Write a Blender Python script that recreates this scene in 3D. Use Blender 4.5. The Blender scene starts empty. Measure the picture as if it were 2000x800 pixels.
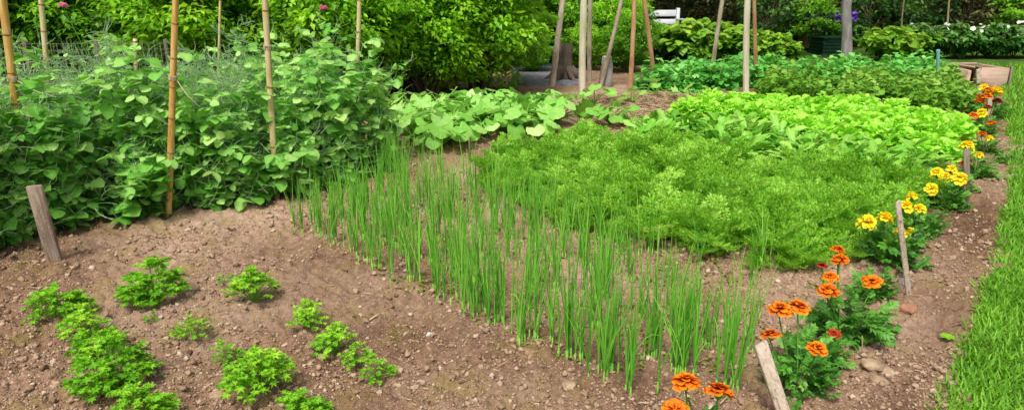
import bpy, math, random
import numpy as np
from mathutils import Vector, Matrix

sc = bpy.context.scene
COL = sc.collection
R = math.radians
rng = np.random.default_rng(7)
random.seed(7)

# ------------------------------------------------------------------ camera
CAM_H, FPX, PITCH = 1.35, 1350.0, math.atan(420 / 1350)
cp, sp = math.cos(PITCH), math.sin(PITCH)


def ray(px, py):
    r, u = (px - 1000) / FPX, (400 - py) / FPX
    return np.array([r, cp + sp * u, -sp + cp * u])


def G(px, py, z=0.0):
    """where the line of sight through a photo pixel meets the level z"""
    d = ray(px, py)
    t = (z - CAM_H) / d[2]
    p = d * t
    p[2] = z
    return p


def atdepth(px, py, depth):
    d = ray(px, py)
    t = depth / d[1]
    return np.array([0, 0, CAM_H]) + d * t


cd = bpy.data.cameras.new('camera')
cam = bpy.data.objects.new('camera', cd)
COL.objects.link(cam)
cam.location = (0, 0, CAM_H)
cam.rotation_euler = (R(90) - PITCH, 0, 0)
cd.sensor_width = 36
cd.lens = FPX / 2000 * 36
cd.clip_end = 2000
cd.clip_start = 0.05
sc.camera = cam

# ------------------------------------------------------------------ materials


def nt(name):
    m = bpy.data.materials.new(name)
    m.use_nodes = True
    t = m.node_tree
    t.nodes.clear()
    out = t.nodes.new('ShaderNodeOutputMaterial')
    return m, t, out


def N(t, typ, **kw):
    n = t.nodes.new(typ)
    for k, v in kw.items():
        setattr(n, k, v)
    return n


def ramp(t, stops, src):
    n = t.nodes.new('ShaderNodeValToRGB')
    e = n.color_ramp.elements
    while len(e) > 1:
        e.remove(e[-1])
    e[0].position = stops[0][0]
    e[0].color = (*stops[0][1], 1)
    for p, c in stops[1:]:
        x = e.new(p)
        x.color = (*c, 1)
    t.links.new(src, n.inputs[0])
    return n.outputs[0]


def srgb(r, g, b):
    f = lambda c: (c / 255 / 12.92) if c / 255 <= 0.04045 else ((c / 255 + 0.055) / 1.055) ** 2.4
    return (f(r), f(g), f(b))


def leafmat(name, dark, mid, light, rough=0.5, spec=0.3, trans=0.3, var=0.12, objvar=0.12):
    m, t, out = nt(name)
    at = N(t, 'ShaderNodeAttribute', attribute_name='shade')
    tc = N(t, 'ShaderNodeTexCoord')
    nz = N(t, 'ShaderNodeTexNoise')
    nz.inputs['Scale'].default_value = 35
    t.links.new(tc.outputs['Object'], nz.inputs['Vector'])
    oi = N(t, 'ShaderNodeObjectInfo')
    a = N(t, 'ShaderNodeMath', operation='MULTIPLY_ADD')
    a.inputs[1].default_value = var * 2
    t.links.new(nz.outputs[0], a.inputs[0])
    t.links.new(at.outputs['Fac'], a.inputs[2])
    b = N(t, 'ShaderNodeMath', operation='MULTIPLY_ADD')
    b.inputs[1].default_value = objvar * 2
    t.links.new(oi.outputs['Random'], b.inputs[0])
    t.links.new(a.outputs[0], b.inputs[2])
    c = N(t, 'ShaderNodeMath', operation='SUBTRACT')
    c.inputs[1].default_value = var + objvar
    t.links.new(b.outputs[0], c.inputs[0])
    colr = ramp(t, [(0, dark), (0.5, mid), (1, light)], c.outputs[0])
    p = N(t, 'ShaderNodeBsdfPrincipled')
    p.inputs['Roughness'].default_value = rough
    p.inputs['Specular IOR Level'].default_value = spec
    t.links.new(colr, p.inputs['Base Color'])
    tr = N(t, 'ShaderNodeBsdfTranslucent')
    hs = N(t, 'ShaderNodeHueSaturation')
    hs.inputs['Hue'].default_value = 0.485
    hs.inputs['Value'].default_value = 1.25
    t.links.new(colr, hs.inputs['Color'])
    t.links.new(hs.outputs[0], tr.inputs['Color'])
    mx = N(t, 'ShaderNodeMixShader')
    mx.inputs[0].default_value = trans
    t.links.new(p.outputs[0], mx.inputs[1])
    t.links.new(tr.outputs[0], mx.inputs[2])
    t.links.new(mx.outputs[0], out.inputs[0])
    return m


def roughmat(name, stops, scale=(20, 20, 20), rough=0.85, bump=0.3, bscale=80, detail=6, spec=0.2, coord='Object'):
    m, t, out = nt(name)
    tc = N(t, 'ShaderNodeTexCoord')
    mp = N(t, 'ShaderNodeMapping')
    mp.inputs['Scale'].default_value = scale
    t.links.new(tc.outputs[coord], mp.inputs[0])
    nz = N(t, 'ShaderNodeTexNoise')
    nz.inputs['Scale'].default_value = 1
    nz.inputs['Detail'].default_value = detail
    nz.inputs['Roughness'].default_value = 0.65
    t.links.new(mp.outputs[0], nz.inputs['Vector'])
    colr = ramp(t, stops, nz.outputs[0])
    p = N(t, 'ShaderNodeBsdfPrincipled')
    p.inputs['Roughness'].default_value = rough
    p.inputs['Specular IOR Level'].default_value = spec
    t.links.new(colr, p.inputs['Base Color'])
    n2 = N(t, 'ShaderNodeTexNoise')
    n2.inputs['Scale'].default_value = bscale
    n2.inputs['Detail'].default_value = 4
    t.links.new(mp.outputs[0] if coord == 'grain' else tc.outputs[coord], n2.inputs['Vector'])
    bp = N(t, 'ShaderNodeBump')
    bp.inputs['Strength'].default_value = bump
    bp.inputs['Distance'].default_value = 0.01
    t.links.new(n2.outputs[0], bp.inputs['Height'])
    t.links.new(bp.outputs[0], p.inputs['Normal'])
    t.links.new(p.outputs[0], out.inputs[0])
    return m


def soilmat():
    m, t, out = nt('soil')
    tc = N(t, 'ShaderNodeTexCoord')
    n1 = N(t, 'ShaderNodeTexNoise')
    n1.inputs['Scale'].default_value = 0.9
    n1.inputs['Detail'].default_value = 5
    n2 = N(t, 'ShaderNodeTexNoise')
    n2.inputs['Scale'].default_value = 45
    n2.inputs['Detail'].default_value = 8
    n2.inputs['Roughness'].default_value = 0.7
    n3 = N(t, 'ShaderNodeTexNoise')
    n3.inputs['Scale'].default_value = 160
    n3.inputs['Detail'].default_value = 4
    for n in (n1, n2, n3):
        t.links.new(tc.outputs['Object'], n.inputs['Vector'])
    a = N(t, 'ShaderNodeMath', operation='MULTIPLY_ADD')
    a.inputs[1].default_value = 0.55
    t.links.new(n1.outputs[0], a.inputs[0])
    b = N(t, 'ShaderNodeMath', operation='MULTIPLY')
    b.inputs[1].default_value = 0.45
    t.links.new(n2.outputs[0], b.inputs[0])
    t.links.new(b.outputs[0], a.inputs[2])
    colr = ramp(t, [(0.34, SOIL_D), (0.48, SOIL_M), (0.62, SOIL_L)], a.outputs[0])
    # damp patches and darker left side: per vertex attribute
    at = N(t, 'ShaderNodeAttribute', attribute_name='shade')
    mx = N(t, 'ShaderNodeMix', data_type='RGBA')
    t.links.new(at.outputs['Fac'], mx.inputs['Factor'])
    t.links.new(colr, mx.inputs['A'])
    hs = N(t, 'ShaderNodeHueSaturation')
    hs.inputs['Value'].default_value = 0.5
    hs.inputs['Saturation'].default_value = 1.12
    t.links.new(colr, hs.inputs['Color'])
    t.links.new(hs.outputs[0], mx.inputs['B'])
    # thin mossy film in patches
    n4 = N(t, 'ShaderNodeTexNoise')
    n4.inputs['Scale'].default_value = 3.2
    n4.inputs['Detail'].default_value = 7
    n4.inputs['Roughness'].default_value = 0.7
    t.links.new(tc.outputs['Object'], n4.inputs['Vector'])
    mr = N(t, 'ShaderNodeMapRange')
    mr.inputs['From Min'].default_value = .50
    mr.inputs['From Max'].default_value = .70
    mr.inputs['To Max'].default_value = .7
    t.links.new(n4.outputs[0], mr.inputs['Value'])
    m2 = N(t, 'ShaderNodeMix', data_type='RGBA')
    t.links.new(mr.outputs[0], m2.inputs['Factor'])
    t.links.new(mx.outputs['Result'], m2.inputs['A'])
    m2.inputs['B'].default_value = (.27, .22, .055, 1)
    p = N(t, 'ShaderNodeBsdfPrincipled')
    p.inputs['Roughness'].default_value = 0.95
    p.inputs['Specular IOR Level'].default_value = 0.1
    t.links.new(m2.outputs['Result'], p.inputs['Base Color'])
    bp = N(t, 'ShaderNodeBump')
    bp.inputs['Strength'].default_value = 0.9
    bp.inputs['Distance'].default_value = 0.012
    t.links.new(n3.outputs[0], bp.inputs['Height'])
    t.links.new(bp.outputs[0], p.inputs['Normal'])
    t.links.new(p.outputs[0], out.inputs[0])
    return m


SOIL_D, SOIL_M, SOIL_L = (0.14, 0.076, 0.045), (0.36, 0.22, 0.145), (0.58, 0.41, 0.295)
M = {}
M['soil'] = soilmat()
M['clod'] = leafmat('clod', (0.13, 0.072, 0.04), (0.35, 0.228, 0.146), (0.65, 0.50, 0.37), rough=0.95, spec=0.1, trans=0.0)
M['straw'] = leafmat('straw', (0.2, 0.12, 0.05), (0.42, 0.3, 0.17), (0.62, 0.5, 0.32), rough=0.8, trans=0.1)
M['stone'] = roughmat('stone', [(0.3, (0.26, 0.17, 0.10)), (0.6, (0.46, 0.33, 0.21)), (0.8, (0.58, 0.46, 0.33))], (14, 14, 14), 0.8, 0.5, 60)
M['redstone'] = roughmat('red_stone', [(0.3, (0.28, 0.12, 0.07)), (0.7, (0.45, 0.24, 0.15))], (14, 14, 14), 0.8, 0.5, 60)
M['whitestone'] = roughmat('white_stone', [(0.3, (0.55, 0.5, 0.42)), (0.7, (0.78, 0.74, 0.66))], (14, 14, 14), 0.7, 0.4, 60)
M['greystone'] = roughmat('grey_stone', [(0.3, (0.16, 0.12, 0.10)), (0.7, (0.30, 0.24, 0.21))], (14, 14, 14), 0.8, 0.5, 60)
M['grassbase'] = roughmat('grass_ground', [(0.3, (0.035, 0.075, 0.012)), (0.6, (0.08, 0.16, 0.02)), (0.8, (0.16, 0.19, 0.05))], (3, 3, 3), 0.95, 0.6, 60)
M['grass'] = leafmat('grass', (0.05, 0.17, 0.008), (0.14, 0.39, 0.014), (0.32, 0.60, 0.06), rough=0.5, trans=0.35, var=0.2)
M['path'] = roughmat('grey_path', [(0.3, (0.13, 0.13, 0.14)), (0.7, (0.27, 0.26, 0.28))], (12, 12, 12), 0.9, 0.4, 90)
M['parsley'] = leafmat('parsley_leaf', (0.035, 0.17, 0.006), (0.19, 0.52, 0.015), (0.48, 0.82, 0.06), rough=0.45, trans=0.35)
M['weed'] = leafmat('weed_leaf', (0.09, 0.10, 0.012), (0.19, 0.27, 0.03), (0.42, 0.46, 0.09), trans=0.25)
M['parstem'] = leafmat('parsley_stem', (0.10, 0.25, 0.02), (0.2, 0.4, 0.05), (0.35, 0.5, 0.1), trans=0.1)
M['onion'] = leafmat('onion_leaf', (0.04, 0.22, 0.02), (0.165, 0.53, 0.04), (0.46, 0.78, 0.13), rough=0.4, spec=0.4, trans=0.2, var=0.15)
M['onionbase'] = leafmat('onion_base', (0.12, 0.26, 0.05), (0.28, 0.42, 0.12), (0.5, 0.55, 0.3), trans=0.1)
M['pea'] = leafmat('pea_leaf', (0.045, 0.19, 0.014), (0.21, 0.55, 0.075), (0.58, 0.86, 0.27), rough=0.45, spec=0.35, trans=0.38)
M['peagrey'] = leafmat('pea_tendril', (0.12, 0.28, 0.07), (0.34, 0.56, 0.24), (0.62, 0.78, 0.48), rough=0.5, trans=0.25)
M['peaflower'] = leafmat('pea_flower', (0.6, 0.6, 0.55), (0.75, 0.75, 0.72), (0.85, 0.85, 0.85), trans=0.3)
M['squash'] = leafmat('squash_leaf', (0.07, 0.28, 0.02), (0.28, 0.62, 0.09), (0.68, 0.90, 0.36), rough=0.55, trans=0.3)
M['carrot'] = leafmat('carrot_leaf', (0.05, 0.19, 0.008), (0.235, 0.55, 0.03), (0.60, 0.87, 0.16), rough=0.5, trans=0.42)
M['beet'] = leafmat('beet_leaf', (0.035, 0.18, 0.010), (0.17, 0.49, 0.03), (0.50, 0.78, 0.16), rough=0.4, spec=0.4, trans=0.28)
M['beetstem'] = leafmat('beet_stem', (0.12, 0.2, 0.06), (0.25, 0.35, 0.12), (0.4, 0.5, 0.25), trans=0.1)
M['lettuce'] = leafmat('lettuce_leaf', (0.12, 0.44, 0.014), (0.36, 0.78, 0.04), (0.70, 0.97, 0.22), rough=0.5, trans=0.4)
M['bean'] = leafmat('bean_leaf', (0.03, 0.20, 0.02), (0.16, 0.55, 0.08), (0.42, 0.80, 0.24), rough=0.5, trans=0.3)
M['potato'] = leafmat('potato_leaf', (0.035, 0.15, 0.008), (0.16, 0.40, 0.025), (0.42, 0.64, 0.12), rough=0.5, trans=0.3)
M['shrubY'] = leafmat('bright_shrub_leaf', (0.06, 0.20, 0.006), (0.27, 0.60, 0.02), (0.60, 0.90, 0.08), rough=0.4, spec=0.4, trans=0.48, var=0.15)
M['shrubD'] = leafmat('dark_shrub_leaf', (0.035, 0.14, 0.008), (0.18, 0.48, 0.02), (0.48, 0.80, 0.06), rough=0.4, spec=0.4, trans=0.48, var=0.15)
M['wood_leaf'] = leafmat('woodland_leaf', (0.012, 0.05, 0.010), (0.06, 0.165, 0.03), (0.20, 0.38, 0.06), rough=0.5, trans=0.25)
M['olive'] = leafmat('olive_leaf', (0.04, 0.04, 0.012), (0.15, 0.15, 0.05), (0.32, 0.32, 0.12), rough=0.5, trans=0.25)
M['hosta'] = leafmat('hosta_leaf', (0.05, 0.16, 0.006), (0.17, 0.40, 0.02), (0.42, 0.62, 0.08), rough=0.45, trans=0.3)
M['fern'] = leafmat('fern_leaf', (0.03, 0.13, 0.01), (0.08, 0.24, 0.03), (0.25, 0.42, 0.12), rough=0.5, trans=0.3)
M['white'] = leafmat('white_petal', (0.6, 0.62, 0.5), (0.78, 0.8, 0.7), (0.9, 0.9, 0.85), trans=0.2)
M['purple'] = leafmat('purple_petal', (0.06, 0.01, 0.25), (0.16, 0.03, 0.55), (0.3, 0.12, 0.75), trans=0.2)
M['pink'] = leafmat('pink_petal', (0.55, 0.1, 0.2), (0.8, 0.25, 0.38), (0.9, 0.5, 0.6), trans=0.2)
M['marileaf'] = leafmat('marigold_leaf', (0.022, 0.12, 0.012), (0.105, 0.34, 0.035), (0.32, 0.60, 0.11), rough=0.45, trans=0.25)
M['mariorange'] = leafmat('marigold_orange', (0.28, 0.014, 0.003), (0.70, 0.11, 0.003), (0.94, 0.36, 0.008), rough=0.6, trans=0.25, var=0.08, objvar=0.06)
M['mariyellow'] = leafmat('marigold_yellow', (0.90, 0.58, 0.003), (0.96, 0.76, 0.008), (0.99, 0.88, 0.04), rough=0.6, trans=0.25, var=0.08, objvar=0.06)
M['marired'] = leafmat('marigold_red', (0.12, 0.004, 0.004), (0.35, 0.015, 0.008), (0.6, 0.08, 0.01), rough=0.6, trans=0.2)
M['bamboo'] = roughmat('bamboo', [(0.3, (0.26, 0.12, 0.03)), (0.48, (0.58, 0.31, 0.07)), (0.7, (0.74, 0.52, 0.22))], (40, 40, 5), 0.4, 0.1, 60, spec=0.5)
M['bamboopale'] = roughmat('pale_bamboo', [(0.3, (0.34, 0.24, 0.11)), (0.48, (0.62, 0.46, 0.22)), (0.7, (0.76, 0.64, 0.42))], (40, 40, 5), 0.45, 0.1, 60, spec=0.4)
M['bamboonode'] = roughmat('bamboo_node', [(0.3, (0.22, 0.10, 0.03)), (0.7, (0.45, 0.26, 0.08))], (30, 30, 30), 0.6)
M['palepole'] = roughmat('peeled_pole', [(0.3, (0.42, 0.36, 0.24)), (0.5, (0.62, 0.56, 0.42)), (0.75, (0.72, 0.68, 0.56))], (14, 14, 1.5), 0.8, 0.4, 50)
M['barkpole'] = roughmat('bark_pole', [(0.3, (0.20, 0.14, 0.09)), (0.5, (0.42, 0.34, 0.25)), (0.7, (0.60, 0.52, 0.42))], (14, 14, 3), 0.9, 0.6, 50)
M['redpole'] = roughmat('reddish_pole', [(0.3, (0.26, 0.12, 0.06)), (0.5, (0.45, 0.25, 0.13)), (0.7, (0.58, 0.38, 0.24))], (14, 14, 3), 0.85, 0.5, 50)
M['bark'] = roughmat('bark', [(0.3, (0.05, 0.038, 0.028)), (0.55, (0.13, 0.10, 0.075)), (0.75, (0.22, 0.18, 0.14))], (10, 10, 2.5), 0.95, 0.9, 30)
M['greybark'] = roughmat('grey_bark', [(0.3, (0.17, 0.15, 0.14)), (0.55, (0.33, 0.30, 0.28)), (0.75, (0.46, 0.43, 0.40))], (10, 10, 3), 0.95, 0.9, 30)
M['twig'] = roughmat('twig', [(0.3, (0.16, 0.12, 0.07)), (0.7, (0.34, 0.27, 0.17))], (10, 10, 10), 0.95, 0.5, 60)
M['greywood'] = roughmat('weathered_wood', [(0.3, (0.13, 0.09, 0.065)), (0.5, (0.27, 0.20, 0.15)), (0.75, (0.44, 0.36, 0.29))], (70, 70, 9), 0.9, 0.4, 90)
M['palewood'] = roughmat('pale_wood', [(0.34, (0.16, 0.11, 0.08)), (0.46, (0.46, 0.36, 0.27)), (0.75, (0.62, 0.53, 0.43))], (90, 90, 34), 0.85, 0.4, 90)
M['pinkwood'] = roughmat('pink_timber', [(0.3, (0.36, 0.22, 0.16)), (0.5, (0.52, 0.36, 0.27)), (0.75, (0.62, 0.48, 0.38))], (3, 25, 25), 0.9, 0.4, 60)
M['whitepaint'] = roughmat('white_paint', [(0.3, (0.66, 0.66, 0.70)), (0.7, (0.80, 0.80, 0.82))], (8, 8, 8), 0.5, 0.1, 60)
M['bluemetal'] = roughmat('blue_green_paint', [(0.3, (0.10, 0.28, 0.28)), (0.7, (0.2, 0.42, 0.42))], (8, 8, 8), 0.5, 0.1)
M['wire'] = roughmat('wire', [(0.3, (0.12, 0.10, 0.09)), (0.7, (0.30, 0.27, 0.25))], (30, 30, 30), 0.5, 0.1, spec=0.5)
M['twine'] = roughmat('twine', [(0.3, (0.36, 0.28, 0.16)), (0.7, (0.66, 0.58, 0.42))], (80, 80, 80), 0.95, 0.5)
M['darkbin'] = roughmat('dark_green_plastic', [(0.3, (0.012, 0.05, 0.025)), (0.7, (0.03, 0.10, 0.05))], (8, 8, 8), 0.5, 0.1)

# ------------------------------------------------------------------ mesh collecting


class MB:
    def __init__(s):
        s.V, s.Q, s.T, s.S, s.n = [], [], [], [], 0

    def add(s, V, Q=None, T=None, shade=0.5):
        V = np.asarray(V, float)
        s.V.append(V)
        s.S.append(np.broadcast_to(np.asarray(shade, float), (len(V),)))
        if Q is not None and len(Q):
            s.Q.append(np.asarray(Q, np.int64) + s.n)
        if T is not None and len(T):
            s.T.append(np.asarray(T, np.int64) + s.n)
        s.n += len(V)

    def inst(s, tpl, pos, Rm, sca, shade):
        """tpl = (V, Q, T, vshade); pos (n,3), Rm (n,3,3), sca (n,) or (n,3), shade (n,)"""
        V, Q, T, vs = tpl
        pos = np.asarray(pos, float).reshape(-1, 3)
        n = len(pos)
        if n == 0:
            return
        sca = np.asarray(sca, float)
        if sca.ndim == 0:
            sca = np.full(n, float(sca))
        if sca.ndim == 1:
            sca = np.repeat(sca[:, None], 3, 1)
        shade = np.broadcast_to(np.asarray(shade, float), (n,))
        W = np.einsum('nij,nvj->nvi', Rm, V[None] * sca[:, None, :]) + pos[:, None, :]
        k = len(V)
        off = (np.arange(n) * k)[:, None, None]
        QQ = (Q[None] + off).reshape(-1, 4) if Q is not None and len(Q) else None
        TT = (T[None] + off).reshape(-1, 3) if T is not None and len(T) else None
        s.add(W.reshape(-1, 3), QQ, TT, (shade[:, None] + vs[None]).reshape(-1))

    def tube(s, P, rad, sides=6, shade=0.5, cap=True):
        P = np.asarray(P, float)
        n = len(P)
        rad = np.broadcast_to(np.asarray(rad, float), (n,))
        Tn = np.gradient(P, axis=0)
        Tn /= np.linalg.norm(Tn, axis=1)[:, None] + 1e-12
        ref = np.array([1.0, 0, 0]) if abs(Tn[0, 0]) < 0.8 else np.array([0, 1.0, 0])
        A = np.cross(Tn, ref)
        A /= np.linalg.norm(A, axis=1)[:, None] + 1e-12
        B = np.cross(Tn, A)
        th = np.linspace(0, 2 * np.pi, sides, endpoint=False)
        ring = np.cos(th)[None, :, None] * A[:, None] + np.sin(th)[None, :, None] * B[:, None]
        V = (P[:, None] + ring * rad[:, None, None]).reshape(-1, 3)
        i = np.arange(n - 1)[:, None] * sides
        j = np.arange(sides)[None]
        j2 = (j + 1) % sides
        Q = np.stack([i + j, i + j2, i + sides + j2, i + sides + j], -1).reshape(-1, 4)
        T = None
        sh = np.broadcast_to(np.asarray(shade, float), (n,)) if np.ndim(shade) else np.full(n, shade)
        sh = np.repeat(sh, sides)
        if cap:
            V = np.vstack([V, P[0], P[-1]])
            sh = np.append(sh, [sh[0], sh[-1]])
            a, b = n * sides, n * sides + 1
            jj = np.arange(sides)
            T = np.vstack([np.stack([np.full(sides, a), (jj + 1) % sides, jj], -1),
                           np.stack([np.full(sides, b), (n - 1) * sides + jj, (n - 1) * sides + (jj + 1) % sides], -1)])
        s.add(V, Q, T, sh)

    def box(s, c, size, Rm=None, bev=0.0, shade=0.5):
        x, y, z = np.asarray(size) / 2
        b = min(bev, x * .5, y * .5, z * .5)
        if b <= 0:
            V = np.array([[sx * x, sy * y, sz * z] for sx in (-1, 1) for sy in (-1, 1) for sz in (-1, 1)])
            Q = [[0, 1, 3, 2], [4, 6, 7, 5], [0, 4, 5, 1], [2, 3, 7, 6], [0, 2, 6, 4], [1, 5, 7, 3]]
            T = None
        else:
            V, idx = [], {}
            for sx in (-1, 1):
                for sy in (-1, 1):
                    for sz in (-1, 1):
                        for ax in range(3):
                            p = [sx * (x - b), sy * (y - b), sz * (z - b)]
                            p[ax] = (sx, sy, sz)[ax] * (x, y, z)[ax]
                            idx[(sx, sy, sz, ax)] = len(V)
                            V.append(p)
            V = np.array(V)
            Q, T = [], []
            f = lambda *k: idx[k]
            for sg in (-1, 1):
                Q.append([f(sg, -1, -1, 0), f(sg, 1, -1, 0), f(sg, 1, 1, 0), f(sg, -1, 1, 0)][::sg])
                Q.append([f(-1, sg, -1, 1), f(-1, sg, 1, 1), f(1, sg, 1, 1), f(1, sg, -1, 1)][::sg])
                Q.append([f(-1, -1, sg, 2), f(1, -1, sg, 2), f(1, 1, sg, 2), f(-1, 1, sg, 2)][::sg])
            for s1 in (-1, 1):
                for s2 in (-1, 1):
                    Q.append([f(-1, s1, s2, 1), f(1, s1, s2, 1), f(1, s1, s2, 2), f(-1, s1, s2, 2)])
                    Q.append([f(s1, -1, s2, 0), f(s1, 1, s2, 0), f(s1, 1, s2, 2), f(s1, -1, s2, 2)])
                    Q.append([f(s1, s2, -1, 0), f(s1, s2, 1, 0), f(s1, s2, 1, 1), f(s1, s2, -1, 1)])
                    for s3 in (-1, 1):
                        T.append([f(s1, s2, s3, 0), f(s1, s2, s3, 1), f(s1, s2, s3, 2)])
        if Rm is not None:
            V = V @ np.asarray(Rm).T
        s.add(V + np.asarray(c, float), Q, T, shade)

    def mesh(s, name, mat, smooth=False):
        V = np.vstack(s.V)
        S = np.concatenate(s.S)
        Q = np.vstack(s.Q) if s.Q else np.zeros((0, 4), np.int64)
        T = np.vstack(s.T) if s.T else np.zeros((0, 3), np.int64)
        me = bpy.data.meshes.new(name)
        me.vertices.add(len(V))
        me.vertices.foreach_set('co', V.astype(np.float32).ravel())
        loops = np.concatenate([Q.ravel(), T.ravel()])
        me.loops.add(len(loops))
        me.loops.foreach_set('vertex_index', loops.astype(np.int32))
        nf = len(Q) + len(T)
        me.polygons.add(nf)
        st = np.concatenate([np.arange(len(Q)) * 4, len(Q) * 4 + np.arange(len(T)) * 3]).astype(np.int32)
        me.polygons.foreach_set('loop_start', st)
        if smooth:
            me.polygons.foreach_set('use_smooth', np.ones(nf, bool))
        at = me.attributes.new('shade', 'FLOAT', 'POINT')
        at.data.foreach_set('value', S.astype(np.float32))
        me.update(calc_edges=True)
        me.materials.append(mat)
        return me


def obj(name, data, parent=None, loc=None):
    o = bpy.data.objects.new(name, data)
    COL.objects.link(o)
    if parent is not None:
        o.parent = parent
    if loc is not None:
        o.location = loc
    return o


def tag(o, label=None, cat=None, group=None, kind=None):
    if label:
        o['label'] = label
    if cat:
        o['category'] = cat
    if group:
        o['group'] = group
    if kind:
        o['kind'] = kind
    return o


def thing(name, label, cat, loc=(0, 0, 0), rz=0.0, sca=1.0, group=None):
    o = bpy.data.objects.new(name, None)
    o.empty_display_size = 0.1
    COL.objects.link(o)
    o.location = loc
    o.rotation_euler = (0, 0, rz)
    o.scale = (sca,) * 3 if np.ndim(sca) == 0 else sca
    return tag(o, label, cat, group)


def copytree(src, label=None, loc=None, rz=None, sca=None, group=None):
    c = src.copy()
    COL.objects.link(c)
    if loc is not None:
        c.location = loc
    if rz is not None:
        c.rotation_euler = (c.rotation_euler[0], c.rotation_euler[1], rz)
    if sca is not None:
        c.scale = (sca,) * 3 if np.ndim(sca) == 0 else sca
    tag(c, label, group=group)
    for ch in list(src.children):
        d = ch.copy()
        COL.objects.link(d)
        d.parent = c
        for g in list(ch.children):
            e = g.copy()
            COL.objects.link(e)
            e.parent = d
    return c


def rots(yaw, pitch, roll):
    """leaf along +Y, face +Z: roll about Y, pitch up about X, yaw about Z"""
    yaw, pitch, roll = np.broadcast_arrays(np.asarray(yaw, float), np.asarray(pitch, float), np.asarray(roll, float))
    n = yaw.shape[0]
    c1, s1, c2, s2, c3, s3 = np.cos(yaw), np.sin(yaw), np.cos(pitch), np.sin(pitch), np.cos(roll), np.sin(roll)
    Z = np.zeros((n, 3, 3)); X = np.zeros((n, 3, 3)); Y = np.zeros((n, 3, 3))
    Z[:, 0, 0] = c1; Z[:, 0, 1] = -s1; Z[:, 1, 0] = s1; Z[:, 1, 1] = c1; Z[:, 2, 2] = 1
    X[:, 0, 0] = 1; X[:, 1, 1] = c2; X[:, 1, 2] = -s2; X[:, 2, 1] = s2; X[:, 2, 2] = c2
    Y[:, 0, 0] = c3; Y[:, 0, 2] = s3; Y[:, 2, 0] = -s3; Y[:, 2, 2] = c3; Y[:, 1, 1] = 1
    return Z @ X @ Y


# ------------------------------------------------------------------ leaf templates


def strip_leaf(ts, ws, fold=0.2, curl=0.2, rib=0.12, wave=0.0, sd=0):
    r_ = np.random.default_rng(sd)
    V, vs = [], []
    for t, w in zip(ts, ws):
        z = -curl * t * t
        wl, wr = w * (1 + r_.uniform(-.1, .1)), w * (1 + r_.uniform(-.1, .1))
        V += [[-wl, t, z + fold * w + r_.uniform(-wave, wave)], [0, t, z], [wr, t, z + fold * w + r_.uniform(-wave, wave)]]
        vs += [0.0, rib, 0.0]
    Q = []
    for i in range(len(ts) - 1):
        a = i * 3
        Q += [[a, a + 1, a + 4, a + 3], [a + 1, a + 2, a + 5, a + 4]]
    return np.array(V), np.array(Q), None, np.array(vs)


def disc_leaf(nring, radii_fn, rings=(0.45, 1.0), cup=0.15, wave=0.05, rib=0.1, sd=0):
    """leaf blade attached near the rear edge; lies in XY, stalk end at origin, extends along +Y"""
    r_ = np.random.default_rng(sd)
    V, vs = [[0, 0, 0]], [rib]
    for q, rr in enumerate(rings):
        for k in range(nring):
            a = 2 * math.pi * k / nring
            rad = radii_fn(a) * rr
            z = cup * rr * rr + (r_.uniform(-wave, wave) if rr > .6 else 0) + (wave * (1 if k % 2 else -1) if rr > .9 else 0)
            V.append([math.sin(a) * rad, math.cos(a) * rad, z])
            vs.append(-.03 if k % 2 else rib * .6)
    Q, T = [], []
    for k in range(nring):
        T.append([0, 1 + (k + 1) % nring, 1 + k])
        for q in range(len(rings) - 1):
            a, b = 1 + q * nring, 1 + (q + 1) * nring
            Q.append([a + k, a + (k + 1) % nring, b + (k + 1) % nring, b + k])
    return np.array(V), np.array(Q), np.array(T), np.array(vs)


L_SMALL = strip_leaf([0, .45, 1], [.03, .27, .02], fold=.25, curl=.25)
L_OVAL = strip_leaf([0, .2, .5, .8, 1], [.05, .34, .42, .28, .02], fold=.18, curl=.22)
L_ROUND = strip_leaf([0, .15, .45, .8, 1], [.10, .42, .52, .36, .05], fold=.15, curl=.18)
L_BLADE = strip_leaf([0, .5, 1], [.055, .045, .004], fold=.3, curl=.35)
L_DIA = (np.array([[0, 0, 0], [-.22, .5, .05], [0, 1, -.05], [.22, .5, .05]]), np.array([[0, 3, 2, 1]]), None, np.array([0, 0, 0.1, 0]))
L_LONG = strip_leaf([0, .2, .45, .7, .9, 1], [.05, .16, .27, .28, .16, .03], fold=.15, curl=.28, wave=.03)
L_TURN = []
for sd in range(3):
    r_ = np.random.default_rng(70 + sd)
    V, vs = [], []
    ts = np.linspace(0, 1, 9)
    ws = [.03, .09, .06, .14, .11, .19, .17, .16, .04]
    for i, (t, w) in enumerate(zip(ts, ws)):
        z = -.38 * t ** 2.2
        for j, q in enumerate((-1, -.5, 0, .5, 1)):
            V.append([q * w * r_.uniform(.85, 1.15), t + (r_.uniform(-.02, .02) if j != 2 else 0), z + abs(q) * .2 * w + (r_.uniform(-.05, .05) if abs(q) == 1 else 0)])
            vs.append((.15 if j == 2 else 0) + .1 * t)
    Q = [[i * 5 + j, i * 5 + j + 1, i * 5 + j + 6, i * 5 + j + 5] for i in range(8) for j in range(4)]
    L_TURN.append((np.array(V), np.array(Q), None, np.array(vs)))
L_FRILL = []
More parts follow.
